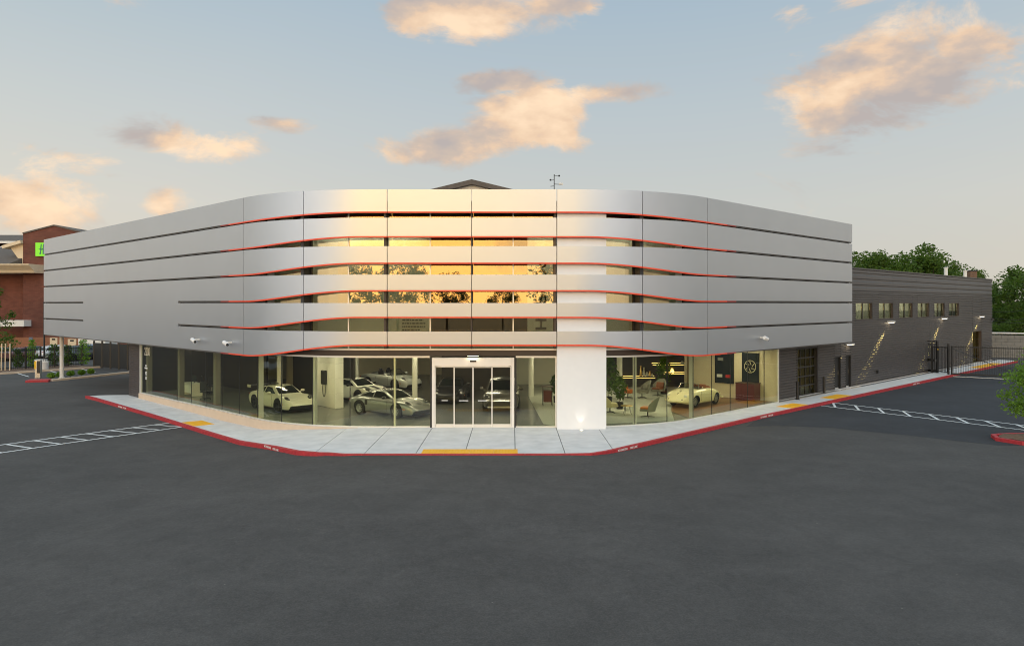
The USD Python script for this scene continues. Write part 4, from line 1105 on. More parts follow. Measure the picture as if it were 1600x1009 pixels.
def car(name, kind, pm, pos, head, label, wing=False, stripe=None, topless=False, rim='rim_dark', z=0.0, group=None, mini=False):
    sp = SPEC[kind]; S = car_shapes(kind); body = S['body']
    root = empty(name, None, (pos[0], pos[1], z), head, label=label, cat='car', group=group)
    hoods = []
    if stripe == 'carbon': hoods = [[(1.02, -.30), (1.02, .30), (1.50, .46), (1.90, .36), (1.90, -.36), (1.50, -.46)]]
    if stripe == 'twin': hoods = [[(1.0, sd * .14), (1.9, sd * .16), (1.9, sd * .42), (1.0, sd * .46)] for sd in (1, -1)] + [[(.98, sd * .66), (1.5, sd * .68), (1.5, sd * .80), (.98, sd * .80)] for sd in (1, -1)]
    if kind == 'classic' and topless: hoods = [[(-.66, -.56), (.50, -.60), (.56, 0), (.50, .60), (-.66, .56)]]
    for p in hoods:
        q = prism(p, 'z', .50 if kind == 'coupe' else .80, 2.0); obj('bonnet_panel' if kind == 'coupe' else 'cockpit', mt(body ^ q), 'car_black_trim', root, smooth=35); body = body - q
    bm = mt(body); c, nn = bm.triangles_center, bm.face_normals
    dist = np.min([np.hypot(c[:, 0] - ax, c[:, 2] - sp['r'] - .015) for ax in sp['axles']], axis=0)
    well = ((dist < sp['arch'] + .002) & (np.abs(nn[:, 1]) > .98)) | ((np.abs(dist - sp['arch']) < .012) & (np.abs(c[:, 1]) > .45) & (np.abs(nn[:, 1]) < .2))
    obj('body', bm.submesh([np.nonzero(~well)[0]], append=True), pm, root, smooth=35)
    obj('wheel_housing', bm.submesh([np.nonzero(well)[0]], append=True), 'mullion_black', root)
    for nm in ('front_grille', 'sill'):
        if nm in S: obj(nm, S[nm], 'car_black_trim', root, smooth=35)
    if sp['cab']:
        if not topless:
            obj('roof', S['roof'], pm, root, smooth=35)
            for k in sorted(S):
                if k.startswith('side'): obj('side_window', S[k], 'car_glass', root, smooth=35)
            obj('rear_window', S['rear_window'], 'car_glass', root, smooth=35); obj('windscreen', S['windscreen'], 'car_glass', root, smooth=35)
        else:
            w = S['windscreen']; n_ = w.face_normals; w = w.submesh([np.nonzero((n_[:, 0] > .15) & (n_[:, 2] > .1) & (w.triangles_center[:, 2] > sp['belt'] + .02))[0]], append=True)
            obj('windscreen', w, 'windscreen_clear', root, smooth=40)
            fr = [[.74, -.66, .90], [.33, -.55, 1.215], [.26, 0, 1.245], [.33, .55, 1.215], [.74, .66, .90]]
            obj('windscreen_frame', polytube(fr, .026, 8), 'car_black_trim', root, smooth=True)
            obj('cockpit', rbox([-.30, 0, .895], [1.6, 1.18, .09], .03), 'car_black_trim', root, smooth=30)
            for sy in (-.36, .36):
                obj('seat', [rbox([-.55, sy, 1.0], [.16, .44, .36], .06), ell([-.58, sy, 1.22], [.07, .15, .09], 2)], 'car_black_trim', root, smooth=30)
            obj('tonneau', ell([-1.05, 0, .93], [.55, .58, .10], 3), 'car_black_trim', root, smooth=True)
    for ax in sp['axles']:
        for sd in (1, -1): wheel_parts(root, ax, sd, sp, rim)
    if mini: pass
    # lamps, mirrors, shut lines
    if kind == 'coupe':
        for sd in (1, -1):
            h = ell([0, 0, 0], [.21, .115, .135], 3); h.apply_transform(trimesh.transformations.euler_matrix(0, .62, sd * -.28)); h.apply_translation([1.80, sd * .650, .668])
            hl = obj('headlight', h, 'car_black_trim', root, smooth=True)
            for q in range(4):
                obj('lamp_unit', ell([1.865 + .03 * (q // 2) - .02 * (q % 2), sd * (.605 + .075 * (q % 2)), .745 - .055 * (q // 2)], [.055, .022, .020], 2), 'lamp_lens', hl, smooth=True)
            obj('wing_mirror', [ell([.50, sd * .985, .965], [.085, .125, .075], 3), tube([.52, sd * .82, .90], [.50, sd * .95, .945], .022, .018)], pm if stripe is None else 'car_black_trim', root, smooth=True)
            obj('side_marker', rbox([1.72, sd * .885, .46], [.16, .02, .045], .008), 'leather_orange', root)
            obj('door_line', [bx([.62, sd * .886, .55], [.008, .012, .52]), bx([-.52, sd * .893, .58], [.008, .012, .50])], 'car_black_trim', root)
            obj('tail_lamp', rbox([-2.13, sd * .45, .73], [.06, .66, .05], .015), 'tail_red', root)
            obj('door_handle', rbox([-.30, sd * .905, .72], [.20, .03, .035], .012), pm, root)
        obj('splitter', rbox([2.0, 0, .115], [.40, 1.36, .03], .012), 'car_black_trim', root)
        obj('bonnet_vent', [rbox([1.93, y, .618 - .03], [.05, .30, .02], .006) for y in (-.25, .25)], 'car_black_trim', root)
        if stripe:
            for sd in (1, -1): obj('side_intake', rbox([-.78, sd * .925, .66], [.16, .03, .26], .012), 'car_black_trim', root)
    elif kind in ('suv', 'saloon'):
        hz = .80 if kind == 'suv' else .68
        for sd in (1, -1):
            h = ell([0, 0, 0], [.17, .20, .085], 3); h.apply_transform(trimesh.transformations.euler_matrix(0, .35, sd * -.55)); h.apply_translation([2.02, sd * .67, hz])
            hl = obj('headlight', h, 'car_black_trim', root, smooth=True)
            for q in range(2): obj('lamp_unit', ell([2.13 - .02 * q, sd * (.60 + .12 * q), hz + .02], [.04, .045, .03], 2), 'lamp_lens', hl, smooth=True)
            obj('wing_mirror', [ell([.78, sd * 1.04, sp['belt'] + .10], [.08, .13, .085], 3), tube([.80, sd * .84, sp['belt'] + .02], [.78, sd * .98, sp['belt'] + .07], .025)], pm, root, smooth=True)
            obj('tail_lamp', rbox([-2.26, sd * .62, sp['belt'] - .08], [.10, .30, .13], .03), 'tail_red', root)
            obj('door_handle', [rbox([x, sd * .945, sp['belt'] - .13], [.20, .03, .035], .012) for x in (-.05, -.95)], pm, root)
        obj('badge_bar', rbox([2.33, 0, .46], [.03, 1.0, .028], .01), 'chrome', root)
        obj('bumper_lip', rbox([2.22, 0, .30], [.22, 1.35, .06], .02), 'rim_silver', root)
    else:
        for sd in (1, -1):
            obj('headlight', [lathe([(0, .05), (.07, .042), (.093, .015), (.10, -.02), (0, -.05)], 24, 'x').apply_translation([1.72, sd * .53, .63])], 'lamp_lens', root, smooth=40)
            obj('indicator', lathe([(0, .03), (.035, .02), (.04, -.02), (0, -.02)], 14, 'x').apply_translation([1.87, sd * .42, .45]), 'car_black_trim', root, smooth=40)
            obj('door_line', [bx([.55, sd * .818, .58], [.008, .012, .50]), bx([-.42, sd * .824, .58], [.008, .012, .50])], 'car_black_trim', root)
            obj('tail_lamp', ell([-1.80, sd * .48, .56], [.04, .05, .05], 2), 'tail_red', root, smooth=True)
            obj('seat', [rbox([-.28, sd * .33, .93], [.15, .46, .42], .07)], 'leather_brown', root, smooth=30)
        t = np.linspace(-1, 1, 15)
        for x0, sg in ((1.97, -1), (-1.98, 1)):
            obj('bumper', polytube([[x0 + sg * .34 * y ** 2, y * .80, .36] for y in t], .05, 10), pm, root, smooth=True)
        obj('bonnet_handle', polytube([[1.25, 0, .87], [1.55, 0, .79], [1.70, 0, .70]], .014, 6), 'chrome', root, smooth=True)
        fr = [[.60, -.62, .92], [.46, -.56, 1.19], [.44, 0, 1.24], [.46, .56, 1.19], [.60, .62, .92]]
        obj('windscreen_frame', polytube(fr, .018, 8), 'chrome', root, smooth=True)
        v = np.array(fr); obj('windscreen', trimesh.Trimesh(np.vstack([v, [[.56, 0, .95]]]), [[0, 1, 5], [1, 2, 5], [2, 3, 5], [3, 4, 5]], process=False), 'windscreen_clear', root)
        obj('folded_hood', ell([-.74, 0, .94], [.26, .56, .12], 3), 'leather_brown', root, smooth=True)
        st = lathe([(.17, -.012), (.185, 0), (.17, .012), (.155, 0), (.17, -.012)], 24, 'x'); st.apply_translation([.20, .33, 1.02]); obj('steering_wheel', st, 'car_black_trim', root, smooth=True)
        obj('wing_mirror', [ell([.42, sd * .80, 1.02], [.04, .05, .04], 2) for sd in (1,)], 'chrome', root, smooth=True)
    if wing:
        pl = rbox([-2.0, 0, 1.165], [.34, 1.66, .035], .014)
        w = obj('rear_wing', pl, 'car_black_trim', root, smooth=30)
        for sd in (1, -1):
            obj('end_plate', rbox([-2.0, sd * .84, 1.13], [.38, .02, .15], .008), pm, w)
            obj('strut', polytube([[-1.72, sd * .36, .90], [-1.78, sd * .36, 1.13], [-1.92, sd * .36, 1.215], [-2.0, sd * .36, 1.185]], .024, 8), 'car_black_trim', w, smooth=True)
    return root

def deg(v): return math.degrees(math.atan2(v[1], v[0]))
FZ = .013
car('sports_coupe', 'coupe', 'paint_chalk', (-12.35, 41.35), -45, 'chalk-coloured sports coupe with a rear wing left of the charger wall', wing=True, z=FZ)
car('sports_coupe', 'coupe', 'paint_silver', (-6.20, 39.25), -34, 'silver sports coupe with a black bonnet panel just behind the front glass', stripe='carbon', rim='rim_silver', z=FZ)
car('sports_coupe', 'coupe', 'paint_pure_white', (-9.15, 45.2), -38, 'white sports coupe with black bonnet stripes half hidden by the charger wall', wing=False, stripe='twin', z=FZ)
car('sports_convertible', 'coupe', 'paint_pearl', (-8.1, 51.6), -36, 'pale open-top sports car at the back of the showroom', topless=True, z=FZ)
car('sports_coupe', 'coupe', 'paint_jet', (-3.50, 45.3), -92, 'black sports coupe facing straight out behind the sliding doors', z=FZ)
car('compact_suv', 'suv', 'paint_slate', (-.55, 41.9), -91, 'dark grey tall car facing straight out behind the sliding doors', rim='rim_silver', z=FZ)
car('classic_roadster', 'classic', 'paint_ivory', (10.15, 43.0), -135.5, 'ivory rounded vintage roadster with its hood folded down', topless=True, rim='rim_silver', z=FZ + .008)

# charger wall: a free-standing panel block with a wall charger and cable
A_, B_ = gpt(492.5, 632.5)[:2], gpt(523.4, 639)[:2]
tt = (B_ - A_) / np.linalg.norm(B_ - A_); nn2 = np.array([tt[1], -tt[0]])
cw_ = empty('charger_wall', label='free-standing pale panel wall carrying a black car charger', cat='display wall')
LW = np.linalg.norm(B_ - A_)
for r in range(4):
    z0, z1 = .02 + r * .80, .02 + (r + 1) * .80
    obj('wall_panel', frame_box([*A_, 0], [*tt, 0], [*nn2, 0], [0, 0, 1], 0, LW, -.50, 0, z0 + .004, z1 - .004), 'interior_white', cw_)
obj('core', frame_box([*A_, 0], [*tt, 0], [*nn2, 0], [0, 0, 1], .03, LW - .03, -.47, -.03, .0135, 3.2), 'interior_dark', cw_)
ch = empty('car_charger', label='black wall-mounted car charger with a looped cable on the pale panel wall', cat='car charger')
cx_ = LW * .52
obj('case', place(rbox([0, 0, 0], [.46, .78, .16], .05), [*(A_ + tt * cx_ + nn2 * .085), 1.62], [*tt, 0], [0, 0, 1], [*nn2, 0]), 'car_black_trim', ch, smooth=30)
loop = [[*(A_ + tt * (cx_ + .16 * math.sin(a) + .03) + nn2 * (.09)), 1.0 + .42 * math.cos(a)] for a in np.linspace(.35, 5.9, 18)]
obj('cable', polytube(loop, .02, 8), 'black_paint', ch, smooth=True)

# lounge
def armchair(pos, rz, fab, cush, label, z=.022):
    e = empty('armchair', None, (*pos, z), rz, label=label, cat='armchair')
    u = np.linspace(-1.25, 1.25, 19); hh = np.linspace(0, 1, 9); v = []
    for th in (0, .05):
        for a in u:
            for k in hh:
                r = .36 + .06 * k + th; x = -r * math.cos(a) + .04 - .18 * k * (1 - abs(a) / 1.9); y = r * math.sin(a) * 1.02
                v.append([x, y, .30 + k * (.72 * max(.34, math.cos(a * .86) ** 1.0))])
    v = np.array(v); n = len(u) * len(hh); idx = np.arange(n).reshape(len(u), len(hh)); f = []
    for off, flip in ((0, False), (n, True)):
        for i in range(len(u) - 1):
            for j in range(len(hh) - 1):
                q = [idx[i, j] + off, idx[i + 1, j] + off, idx[i + 1, j + 1] + off, idx[i, j + 1] + off]
                if flip: q = q[::-1]
                f += [[q[0], q[1], q[2]], [q[0], q[2], q[3]]]
    ed = list(idx[:, 0]) + list(idx[-1, 1:]) + list(idx[-2::-1, -1]) + list(idx[0, -2:0:-1])
    for i in range(len(ed)):
        p, q = ed[i], ed[(i + 1) % len(ed)]; f += [[p, q, q + n], [p, q + n, p + n]]
    obj('shell', trimesh.Trimesh(v, f, process=False), fab, e, smooth=50)
    obj('seat', [rbox([.03, 0, .36], [.62, .62, .12], .05)], fab, e, smooth=30)
    obj('cushion', [rbox([.05, 0, .46], [.54, .54, .10], .045)], cush, e, smooth=30)
    bc = rbox([0, 0, 0], [.12, .50, .34], .05); bc.apply_transform(trimesh.transformations.rotation_matrix(-.3, [0, 1, 0])); bc.apply_translation([-.27, 0, .66]); obj('back_cushion', bc, cush, e, smooth=30)
    obj('pedestal', tube([0, 0, .02], [0, 0, .31], .03), 'rim_dark', e, smooth=30)
    for k in range(4):
        a = k * math.pi / 2 + .4; obj('foot', tube([0, 0, .06], [.34 * math.cos(a), .34 * math.sin(a), .015], .02, .014), 'rim_dark', e, smooth=30)
    return e
p = gpt(1012, 652)[:2]; armchair(p, 155, 'fabric_grey', 'leather_orange', 'grey shell armchair with orange cushions nearest the lounge glass')
p = gpt(953, 645)[:2]; armchair(p, 20, 'fabric_cream', 'fabric_cream', 'cream armchair beside the white pier inside the glass')
p = gpt(1003, 622)[:2]; armchair(p, 200, 'fabric_grey', 'fabric_grey', 'plain grey armchair in front of the lit shelves')
p = gpt(1028, 619)[:2]; armchair(p, 230, 'fabric_grey', 'leather_brown', 'grey armchair with brown cushion next to the vintage roadster')
p = gpt(981, 622)[:2]; armchair(p, 330, 'leather_orange', 'leather_orange', 'orange armchair between the potted plants of the lounge')
p = gpt(979, 648)[:2]
e = empty('side_table', None, (*p, .022), 0, label='small round side table with thin legs between the armchairs', cat='side table')
obj('table_top', lathe([(0, .43), (.30, .43), (.30, .46), (0, .46)], 28), 'brass', e, smooth=30)
for k in range(3):
    a = k * 2.094; obj('leg', tube([.12 * math.cos(a), .12 * math.sin(a), .43], [.24 * math.cos(a), .24 * math.sin(a), 0], .011), 'rim_dark', e)

def leaves(n, size, pts_fn, seed, droop=.0):
    r = np.random.default_rng(seed); P = pts_fn(r, n)
    a = r.normal(size=(n, 3)); a /= np.linalg.norm(a, axis=1)[:, None]; a[:, 2] = a[:, 2] * .7 - droop
    b = np.cross(a, r.normal(size=(n, 3))); b /= np.linalg.norm(b, axis=1)[:, None]
    a /= np.linalg.norm(a, axis=1)[:, None]
    s = size * r.uniform(.6, 1.3, (n, 1)); w = s * .45
    v = np.stack([P - a * s * .5, P + b * w * .5, P + a * s * .5, P - b * w * .5], 1).reshape(-1, 3)
    i = np.arange(n)[:, None] * 4
    f = np.vstack([i + [0, 1, 2], i + [0, 2, 3]])
    return trimesh.Trimesh(v, f, process=False)

def potted_plant(pos, h, w, label, pot='car_black_trim', z=.022, seed=1):
    e = empty('potted_plant', None, (*pos, z), 0, label=label, cat='potted plant')
    obj('pot', lathe([(0, 0), (.17, 0), (.21, .36), (.18, .36), (.17, .31), (0, .31)], 24), pot, e, smooth=30)
    def fn(r, n):
        t = r.uniform(0, 1, n) ** .7; a = r.uniform(0, 2 * np.pi, n); q = w * (.25 + .75 * np.sin(np.pi * np.clip(t, .08, 1))) * np.sqrt(r.uniform(.05, 1, n))
        return np.column_stack([q * np.cos(a), q * np.sin(a), .5 + (h - .5) * t])
    obj('stem', [polytube([[0, 0, .3], [.03 * k, .04 * (k - 1), .8], [.10 * (k - 1), .06 * k, h * .85]], .012, 6) for k in (0, 1, 2)], 'bark', e)
    obj('foliage', leaves(320, .26, fn, seed), 'leaf_mid', e)
potted_plant(gpt(969, 640)[:2] + [0, .2], 1.7, .42, 'tall leafy potted plant beside the slim column of the lounge', seed=2)
potted_plant(gpt(951, 630)[:2], 2.6, .60, 'largest leafy plant standing behind the white pier', seed=3)
potted_plant(gpt(1037, 616)[:2], 2.2, .55, 'leafy plant before the lit shelves behind the vintage roadster', seed=4)
potted_plant(gpt(846, 632)[:2] + [.9, .8], 1.6, .35, 'small plant beside the maroon console near the door', seed=5)

# lit shelves on the dark lounge wall
sh = empty('shelf_unit', label='dark wall shelves glowing with warm strip lights behind the lounge', cat='shelves')
for px0, px1, py, Y in ((1018, 1078, 568.5, 53.6), (962, 1024, 588.5, 53.6), (1030, 1078, 583, 53.6)):
    a, b = dpt(px0, py, Y), dpt(px1, py, Y)
    s_ = obj('shelf', bx([(a[0] + b[0]) / 2, Y, a[2]], [b[0] - a[0], .42, .06]), 'wood_dark', sh)
    obj('light_strip', bx([(a[0] + b[0]) / 2, Y - .19, a[2] - .045], [b[0] - a[0] - .1, .03, .02]), 'glow_shelf', s_)
    obj('light_strip', bx([(a[0] + b[0]) / 2, Y + .17, a[2] + .045], [b[0] - a[0] - .1, .03, .02]), 'glow_shelf', s_)
rr = random.Random(4)
for k, (px, h) in enumerate(((1001, .75), (1006, .62), (1011, .30), (1015, .38), (1019, .2), (1034, .22), (1050, .3), (1066, .18))):
    base = (588.5 if px < 1024 else 568.5) if px < 1024 or k % 2 else 583
    c = dpt(px, base, 53.55)
    r = .07 + .05 * rr.random()
    v = obj('shelf_vase', lathe([(0, .0), (r, .0), (r * 1.3, h * .35), (r * .6, h * .8), (r * .75, h), (0, h)], 20).apply_translation([c[0], c[1], c[2] + .031]), 'glow_shelf' if k == 6 else ('interior_white' if k % 3 else 'brass'), None, smooth=40)
    tag(v, ('tallest pale vase on the lower lit shelf', 'second tall pale vase on the lower lit shelf', 'short vase beside the tall ones on the lower shelf', 'rounded vase right of centre on the lower shelf', 'smallest vase at the end of the lower shelf', 'small vase on the dark middle shelf', 'amber glowing lamp vase on the shelf above the roadster', 'little vase at the end of the top lit shelf')[k], 'vase')
# screens on the beige wall
WT_, WNN = tan(20.0), nrm(20.0)
def n_at(px):
    """offset at which the end wall stands behind a pixel column"""
    lo, hi = -6.3, -.8
    for _ in range(40):
        m = (lo + hi) / 2; p = pt(SW - .08, m)
        if p[0] / p[1] * F + CX > px: hi = m
        else: lo = m
    return (lo + hi) / 2
def screen(px0, px1, z0, z1, label, emblem=False):
    n0, n1 = n_at(px0), n_at(px1); U = np.array([*WNN, 0]); D = np.array([*(-WT_), 0]); o = np.array([*pt(SW - .072, n0), 0]); w = n1 - n0
    e = empty('wall_screen', label=label, cat='screen')
    obj('panel', frame_box(o, U, D, [0, 0, 1], 0, w, 0, .07, z0, z1), 'screen', e)
    if emblem:
        c = o + U * w / 2 + D * .075 + np.array([0, 0, z0 + (z1 - z0) * .60])
        ring = lathe([(.34, -.006), (.37, -.006), (.37, .006), (.34, .006), (.34, -.006)], 32, 'y')
        obj('emblem', [place(ring, c, U, D, [0, 0, 1])] + [place(tube([.12 * math.cos(a), 0, .12 * math.sin(a)], [.30 * math.cos(a + .6), 0, .30 * math.sin(a + .6)], .018), c, U, D, [0, 0, 1]) for a in np.arange(0, 6.2, 1.05)], 'fabric_cream', e)
    else:
        for k, (fx, fz, m_) in enumerate(((.25, .22, 'paint_pearl'), (.72, .22, 'tail_red'), (.3, .72, 'rim_silver'))):
            obj('picture_detail', frame_box(o, U, D, [0, 0, 1], w * fx - .18, w * fx + .18, .071, .075, z0 + (z1 - z0) * fz - .09, z0 + (z1 - z0) * fz + .09), m_, e)
screen(1118, 1147, .85, 2.85, 'tall dark screen with small coloured pictures on the beige wall')
screen(1160, 1186, .75, 2.75, 'dark wall panel with a pale round emblem', True)
n0, n1 = n_at(1163), n_at(1195)
e = empty('reception_cabinet', label='maroon reception cabinet at the beige end of the showroom', cat='cabinet')
U = np.array([*WNN, 0]); D = np.array([*(-WT_), 0]); o = np.array([*pt(SW - .09, n0 - .15), 0]); w = n1 - n0 - .1
obj('carcass', frame_box(o, U, D, [0, 0, 1], 0, w, .05, .75, .0205, 1.0), 'maroon', e)
obj('counter_top', frame_box(o, U, D, [0, 0, 1], -.03, w + .03, .02, .78, 1.003, 1.04), 'wood_dark', e)
for k in range(3): obj('door', frame_box(o, U, D, [0, 0, 1], .02 + k * w / 3, w / 3 + k * w / 3 - .02, .752, .77, .08, .94), 'maroon', e)
p = gpt(851, 634)[:2]
e = empty('console_cabinet', label='narrow maroon console with metal frame right of the sliding doors', cat='cabinet')
obj('carcass', bx([p[0] + .15, p[1], .55], [.42, .5, .62]), 'maroon', e)
for dx in (-.1, .4):
    for dy in (-.25, .25): obj('leg', bx([p[0] + dx, p[1] + dy, .545], [.03, .03, 1.02]), 'rim_dark', e)
obj('table_top', bx([p[0] + .15, p[1], 1.07], [.62, .6, .03]), 'wood_dark', e)

# desks and office chairs behind the left glass
def desk(s, n, label):
    e = empty('desk', None, (*pt(s, n), 0.013), deg(tan(s)), label=label, cat='desk')
    obj('table_top', rbox([0, 0, .74], [1.5, .72, .04], .012), 'interior_white', e)
    obj('side_panel', bx([-.70, 0, .36], [.05, .68, .71]), 'interior_white', e); obj('side_panel', bx([.70, 0, .36], [.05, .68, .71]), 'interior_white', e)
    obj('front_panel', bx([0, -.22, .42], [1.34, .03, .5]), 'interior_white', e)
    m_ = obj('monitor', rbox([.1, .1, 1.05], [.6, .03, .36], .01), 'screen', e); obj('monitor_foot', tube([.1, .12, .76], [.1, .12, .92], .03), 'rim_dark', m_)
def office_chair(s, n, rz, label):
    e = empty('office_chair', None, (*pt(s, n), 0.013), rz, label=label, cat='chair')
    obj('seat', rbox([0, 0, .46], [.5, .5, .09], .04), 'car_black_trim', e, smooth=30)
    obj('backrest', rbox([-.23, 0, .78], [.07, .46, .52], .03), 'car_black_trim', e, smooth=30)
    for sd in (-1, 1): obj('armrest', polytube([[.12, sd * .26, .48], [.12, sd * .28, .66], [-.16, sd * .28, .66]], .016, 8), 'rim_dark', e)
    obj('gas_column', tube([0, 0, .08], [0, 0, .43], .03), 'rim_silver', e)
    for k in range(5):
        a = k * 1.2566; f_ = obj('foot', tube([0, 0, .09], [.30 * math.cos(a), .30 * math.sin(a), .06], .02), 'rim_dark', e)
        obj('castor', ell([.30 * math.cos(a), .30 * math.sin(a), .03], [.03, .03, .03], 2), 'rubber', f_)
for px, n, lab in ((251, -2.6, 'white desk nearest the house number on the glass'), (276, -3.4, 'white desk between the two slim columns behind the left glass'), (300, -2.5, 'white desk seen behind the dark glass joint'),):
    desk(s_of(px, n), n, lab)
for px, n, rz, lab in ((263, -4.2, 40, 'black office chair behind the desk nearest the house number'), (309, -3.3, 200, 'black office chair facing the middle of the left glass'), (322, -2.2, 60, 'black office chair close to the glass by the right-hand desk'), (331, -3.8, 120, 'black office chair beside the pale pillar behind the left glass')):
    office_chair(s_of(px, n), n, rz, lab)
for px, n in ((283, -1.6), (339, -1.7), (233, -1.2)):
    q = pt(s_of(px, n), n); obj('column', rbox([q[0], q[1], 1.67], [.30, .30, 3.3], .02, math.pi / 4), 'interior_grey', bld)
# ---------------------------------------------------------------- on and around the showroom
roofp = empty('roof_pavilion', label='small gabled brown roof peeking over the showroom parapet', cat='roof structure')
pk = dpt(738, 283.5, 47.0); hw, rise = 4.2, 1.02
for sd in (-1, 1):
    v = np.array([[pk[0], 46.2, pk[2]], [pk[0], 53, pk[2]], [pk[0] + sd * hw, 53, pk[2] - rise], [pk[0] + sd * hw, 46.2, pk[2] - rise]])
    v = np.vstack([v, v - [0, 0, .28]])
    f = [[0, 1, 2], [0, 2, 3], [4, 6, 5], [4, 7, 6], [0, 3, 7], [0, 7, 4], [3, 2, 6], [3, 6, 7], [1, 5, 6], [1, 6, 2], [0, 4, 5], [0, 5, 1]]
    m = trimesh.Trimesh(v, f, process=False); m.fix_normals(); obj('roof', m, 'roofing', roofp)
g = Polygon([(-hw + .3, -3.0), (hw - .3, -3.0), (hw - .3, -rise - .22), (0, -.285), (-hw + .3, -rise - .22)])
m = trimesh.creation.extrude_polygon(g, 6.0, engine='earcut'); m.apply_transform(trimesh.transformations.rotation_matrix(np.pi / 2, [1, 0, 0])); m.apply_translation([pk[0], 52.6, pk[2]]); obj('wall', m, 'interior_white', roofp)
ant = empty('weather_mast', label='thin rooftop mast with wind vane arms above the white pier', cat='mast')
b = dpt(866, 300, 41.0); t = dpt(866, 272.5, 41.0)
obj('pole', tube([b[0], 41, ZT - .46], t, .022), 'dark_metal', ant)
for z, l, sd in ((.08, .26, 1), (.30, .22, -1), (.52, .42, 1), (.62, .2, -1)):
    obj('arm', tube([t[0], 41, t[2] - z], [t[0] + sd * l, 41, t[2] - z - .02], .014), 'dark_metal', ant)
obj('vane', bx([t[0] + .36, 41, t[2] - .52], [.22, .012, .12]), 'off_white', ant)
obj('wind_cup', [ell([t[0] + .26, 41, t[2] - .08], [.05, .05, .05], 2), ell([t[0] - .2, 41, t[2] - .3], [.05, .05, .05], 2)], 'dark_metal', ant)

def security_camera(px, py, label):
    s = s_of(px, 0); Y = pt(s, 0)[1]; z = H + (HY - py) / F * Y
    o = np.array([*pt(s, 0), z]); T, Nn = np.array([*tan(s), 0]), np.array([*nrm(s), 0])
    e = empty('security_camera', label=label, cat='security camera', group='white cameras on the silver bands')
    obj('bracket', frame_box(o, T, Nn, [0, 0, 1], -.07, .07, .0, .22, .02, .10), 'off_white', e)
    hd = lathe([(0, -.20), (.085, -.20), (.10, -.17), (.10, .16), (.06, .19), (0, .19)], 20, 'x'); hd.apply_transform(trimesh.transformations.rotation_matrix(.25, [0, 1, 0]))
    obj('camera_body', place(hd, o + Nn * .30 + [0, 0, .02], T, Nn, [0, 0, 1]), 'white_wall', e, smooth=30)
    obj('lens', place(ell([.22, 0, -.05], [.05, .07, .07], 2), o + Nn * .30, T, Nn, [0, 0, 1]), 'mullion_black', e, smooth=True)
security_camera(311, 532, 'white security camera above the house number end of the left glass')
security_camera(361.5, 536.5, 'white security camera where the red edge begins on the left wing')
security_camera(1188.5, 529, 'white security camera low on the silver right wing')

def bollard(px, py, label):
    p = gpt(px, py); e = empty('bollard', None, (p[0], p[1], 0), 0, label=label, cat='bollard', group='black bollards by the roll-up door')
    obj('post', lathe([(0, 0), (.085, 0), (.085, 1.0), (.06, 1.05), (0, 1.07)], 18), 'black_paint', e, smooth=30)
    obj('base_plate', lathe([(0, 0), (.14, 0), (.14, .02), (0, .02)], 18), 'dark_metal', e)
bollard(1246.3, 624, 'black bollard in front of the ribbed panel beside the roll-up door')
bollard(1287.5, 614, 'black bollard between the roll-up door and the two service doors')

# rooftop pipes on the service wing
for px, py, lab in ((1478, 419, 'pale vent pipe on the grey wing roof, the shorter of two'), (1508, 423.5, 'second pale vent pipe near the far end of the grey wing roof')):
    q = dpt(px, py, 70.0 if px < 1500 else 74.0); e = empty('vent_pipe', label=lab, cat='vent pipe')
    obj('pipe', tube([q[0], q[1], 7.5], q, .16, n=16), 'off_white', e, smooth=30); obj('cap', lathe([(0, 0), (.2, 0), (.2, .06), (0, .1)], 16).apply_translation(q), 'off_white', e)
q = dpt(1518, 425, 75.0); e = empty('rooftop_unit', label='small brown box on the grey wing roof beside the far vent pipe', cat='rooftop unit')
obj('casing', rbox([q[0], q[1], q[2] - .35], [.7, .7, .8], .04), 'mulch', e); obj('hood', rbox([q[0], q[1], q[2] + .1], [.8, .8, .1], .03), 'dark_metal', e)

# gate and fence closing the side drive
GA, GB = np.array([34.9, 61.3]), np.array([46.6, 52.6])
gu = (GB - GA) / np.linalg.norm(GB - GA)
def pk_run(name, a, b, z0, z1, parent, step=.115, th=.025, zf=None):
    n = int(np.linalg.norm(b - a) / step); out = []
    for i in range(1, n):
        p = a + (b - a) * i / n; out.append(bx([p[0], p[1], (z0 + z1) / 2], [th, th, z1 - z0], math.atan2(*(b - a)[::-1])))
    return tag(obj(name, out, 'black_paint', parent), kind='stuff')
def bar(a, b, z0, z1, th, parent, name='rail', m='black_paint'):
    d = b - a; return obj(name, bx([*((a + b) / 2), (z0 + z1) / 2], [np.linalg.norm(d), th, z1 - z0], math.atan2(d[1], d[0])), m, parent)
sg = empty('sliding_gate', label='long black picket gate with diagonal braces across the side drive', cat='gate')
bar(GA, GB, 2.17, 2.24, .05, sg); bar(GA, GB, .02, .13, .05, sg)
pk_run('pickets', GA, GB, .13, 2.32, sg)
for k, fr in enumerate((0, .335, .67, 1.0)):
    p = GA + (GB - GA) * fr; obj('post', bx([*p, 1.12], [.10, .10, 2.3]), 'black_paint', sg)
    if k < 3:
        q = GA + (GB - GA) * (fr + .31); obj('brace', tube([*p, 2.1], [*q, .15], .022, n=8), 'black_paint', sg)
obj('track', bx([*((GA + GB) / 2 + [0, -.0]), -.135], [np.linalg.norm(GB - GA), .14, .04], math.atan2(gu[1], gu[0])), 'aluminium', sg)
fp = empty('gate_fence', label='short black picket fence piece joining the walk-through gate to the sliding gate', cat='fence')
fa, fb = np.array([34.15, 62.85]), np.array([34.75, 61.5])
for p in (fa, fb): obj('post', bx([*p, 1.2], [.12, .12, 2.5]), 'black_paint', fp)
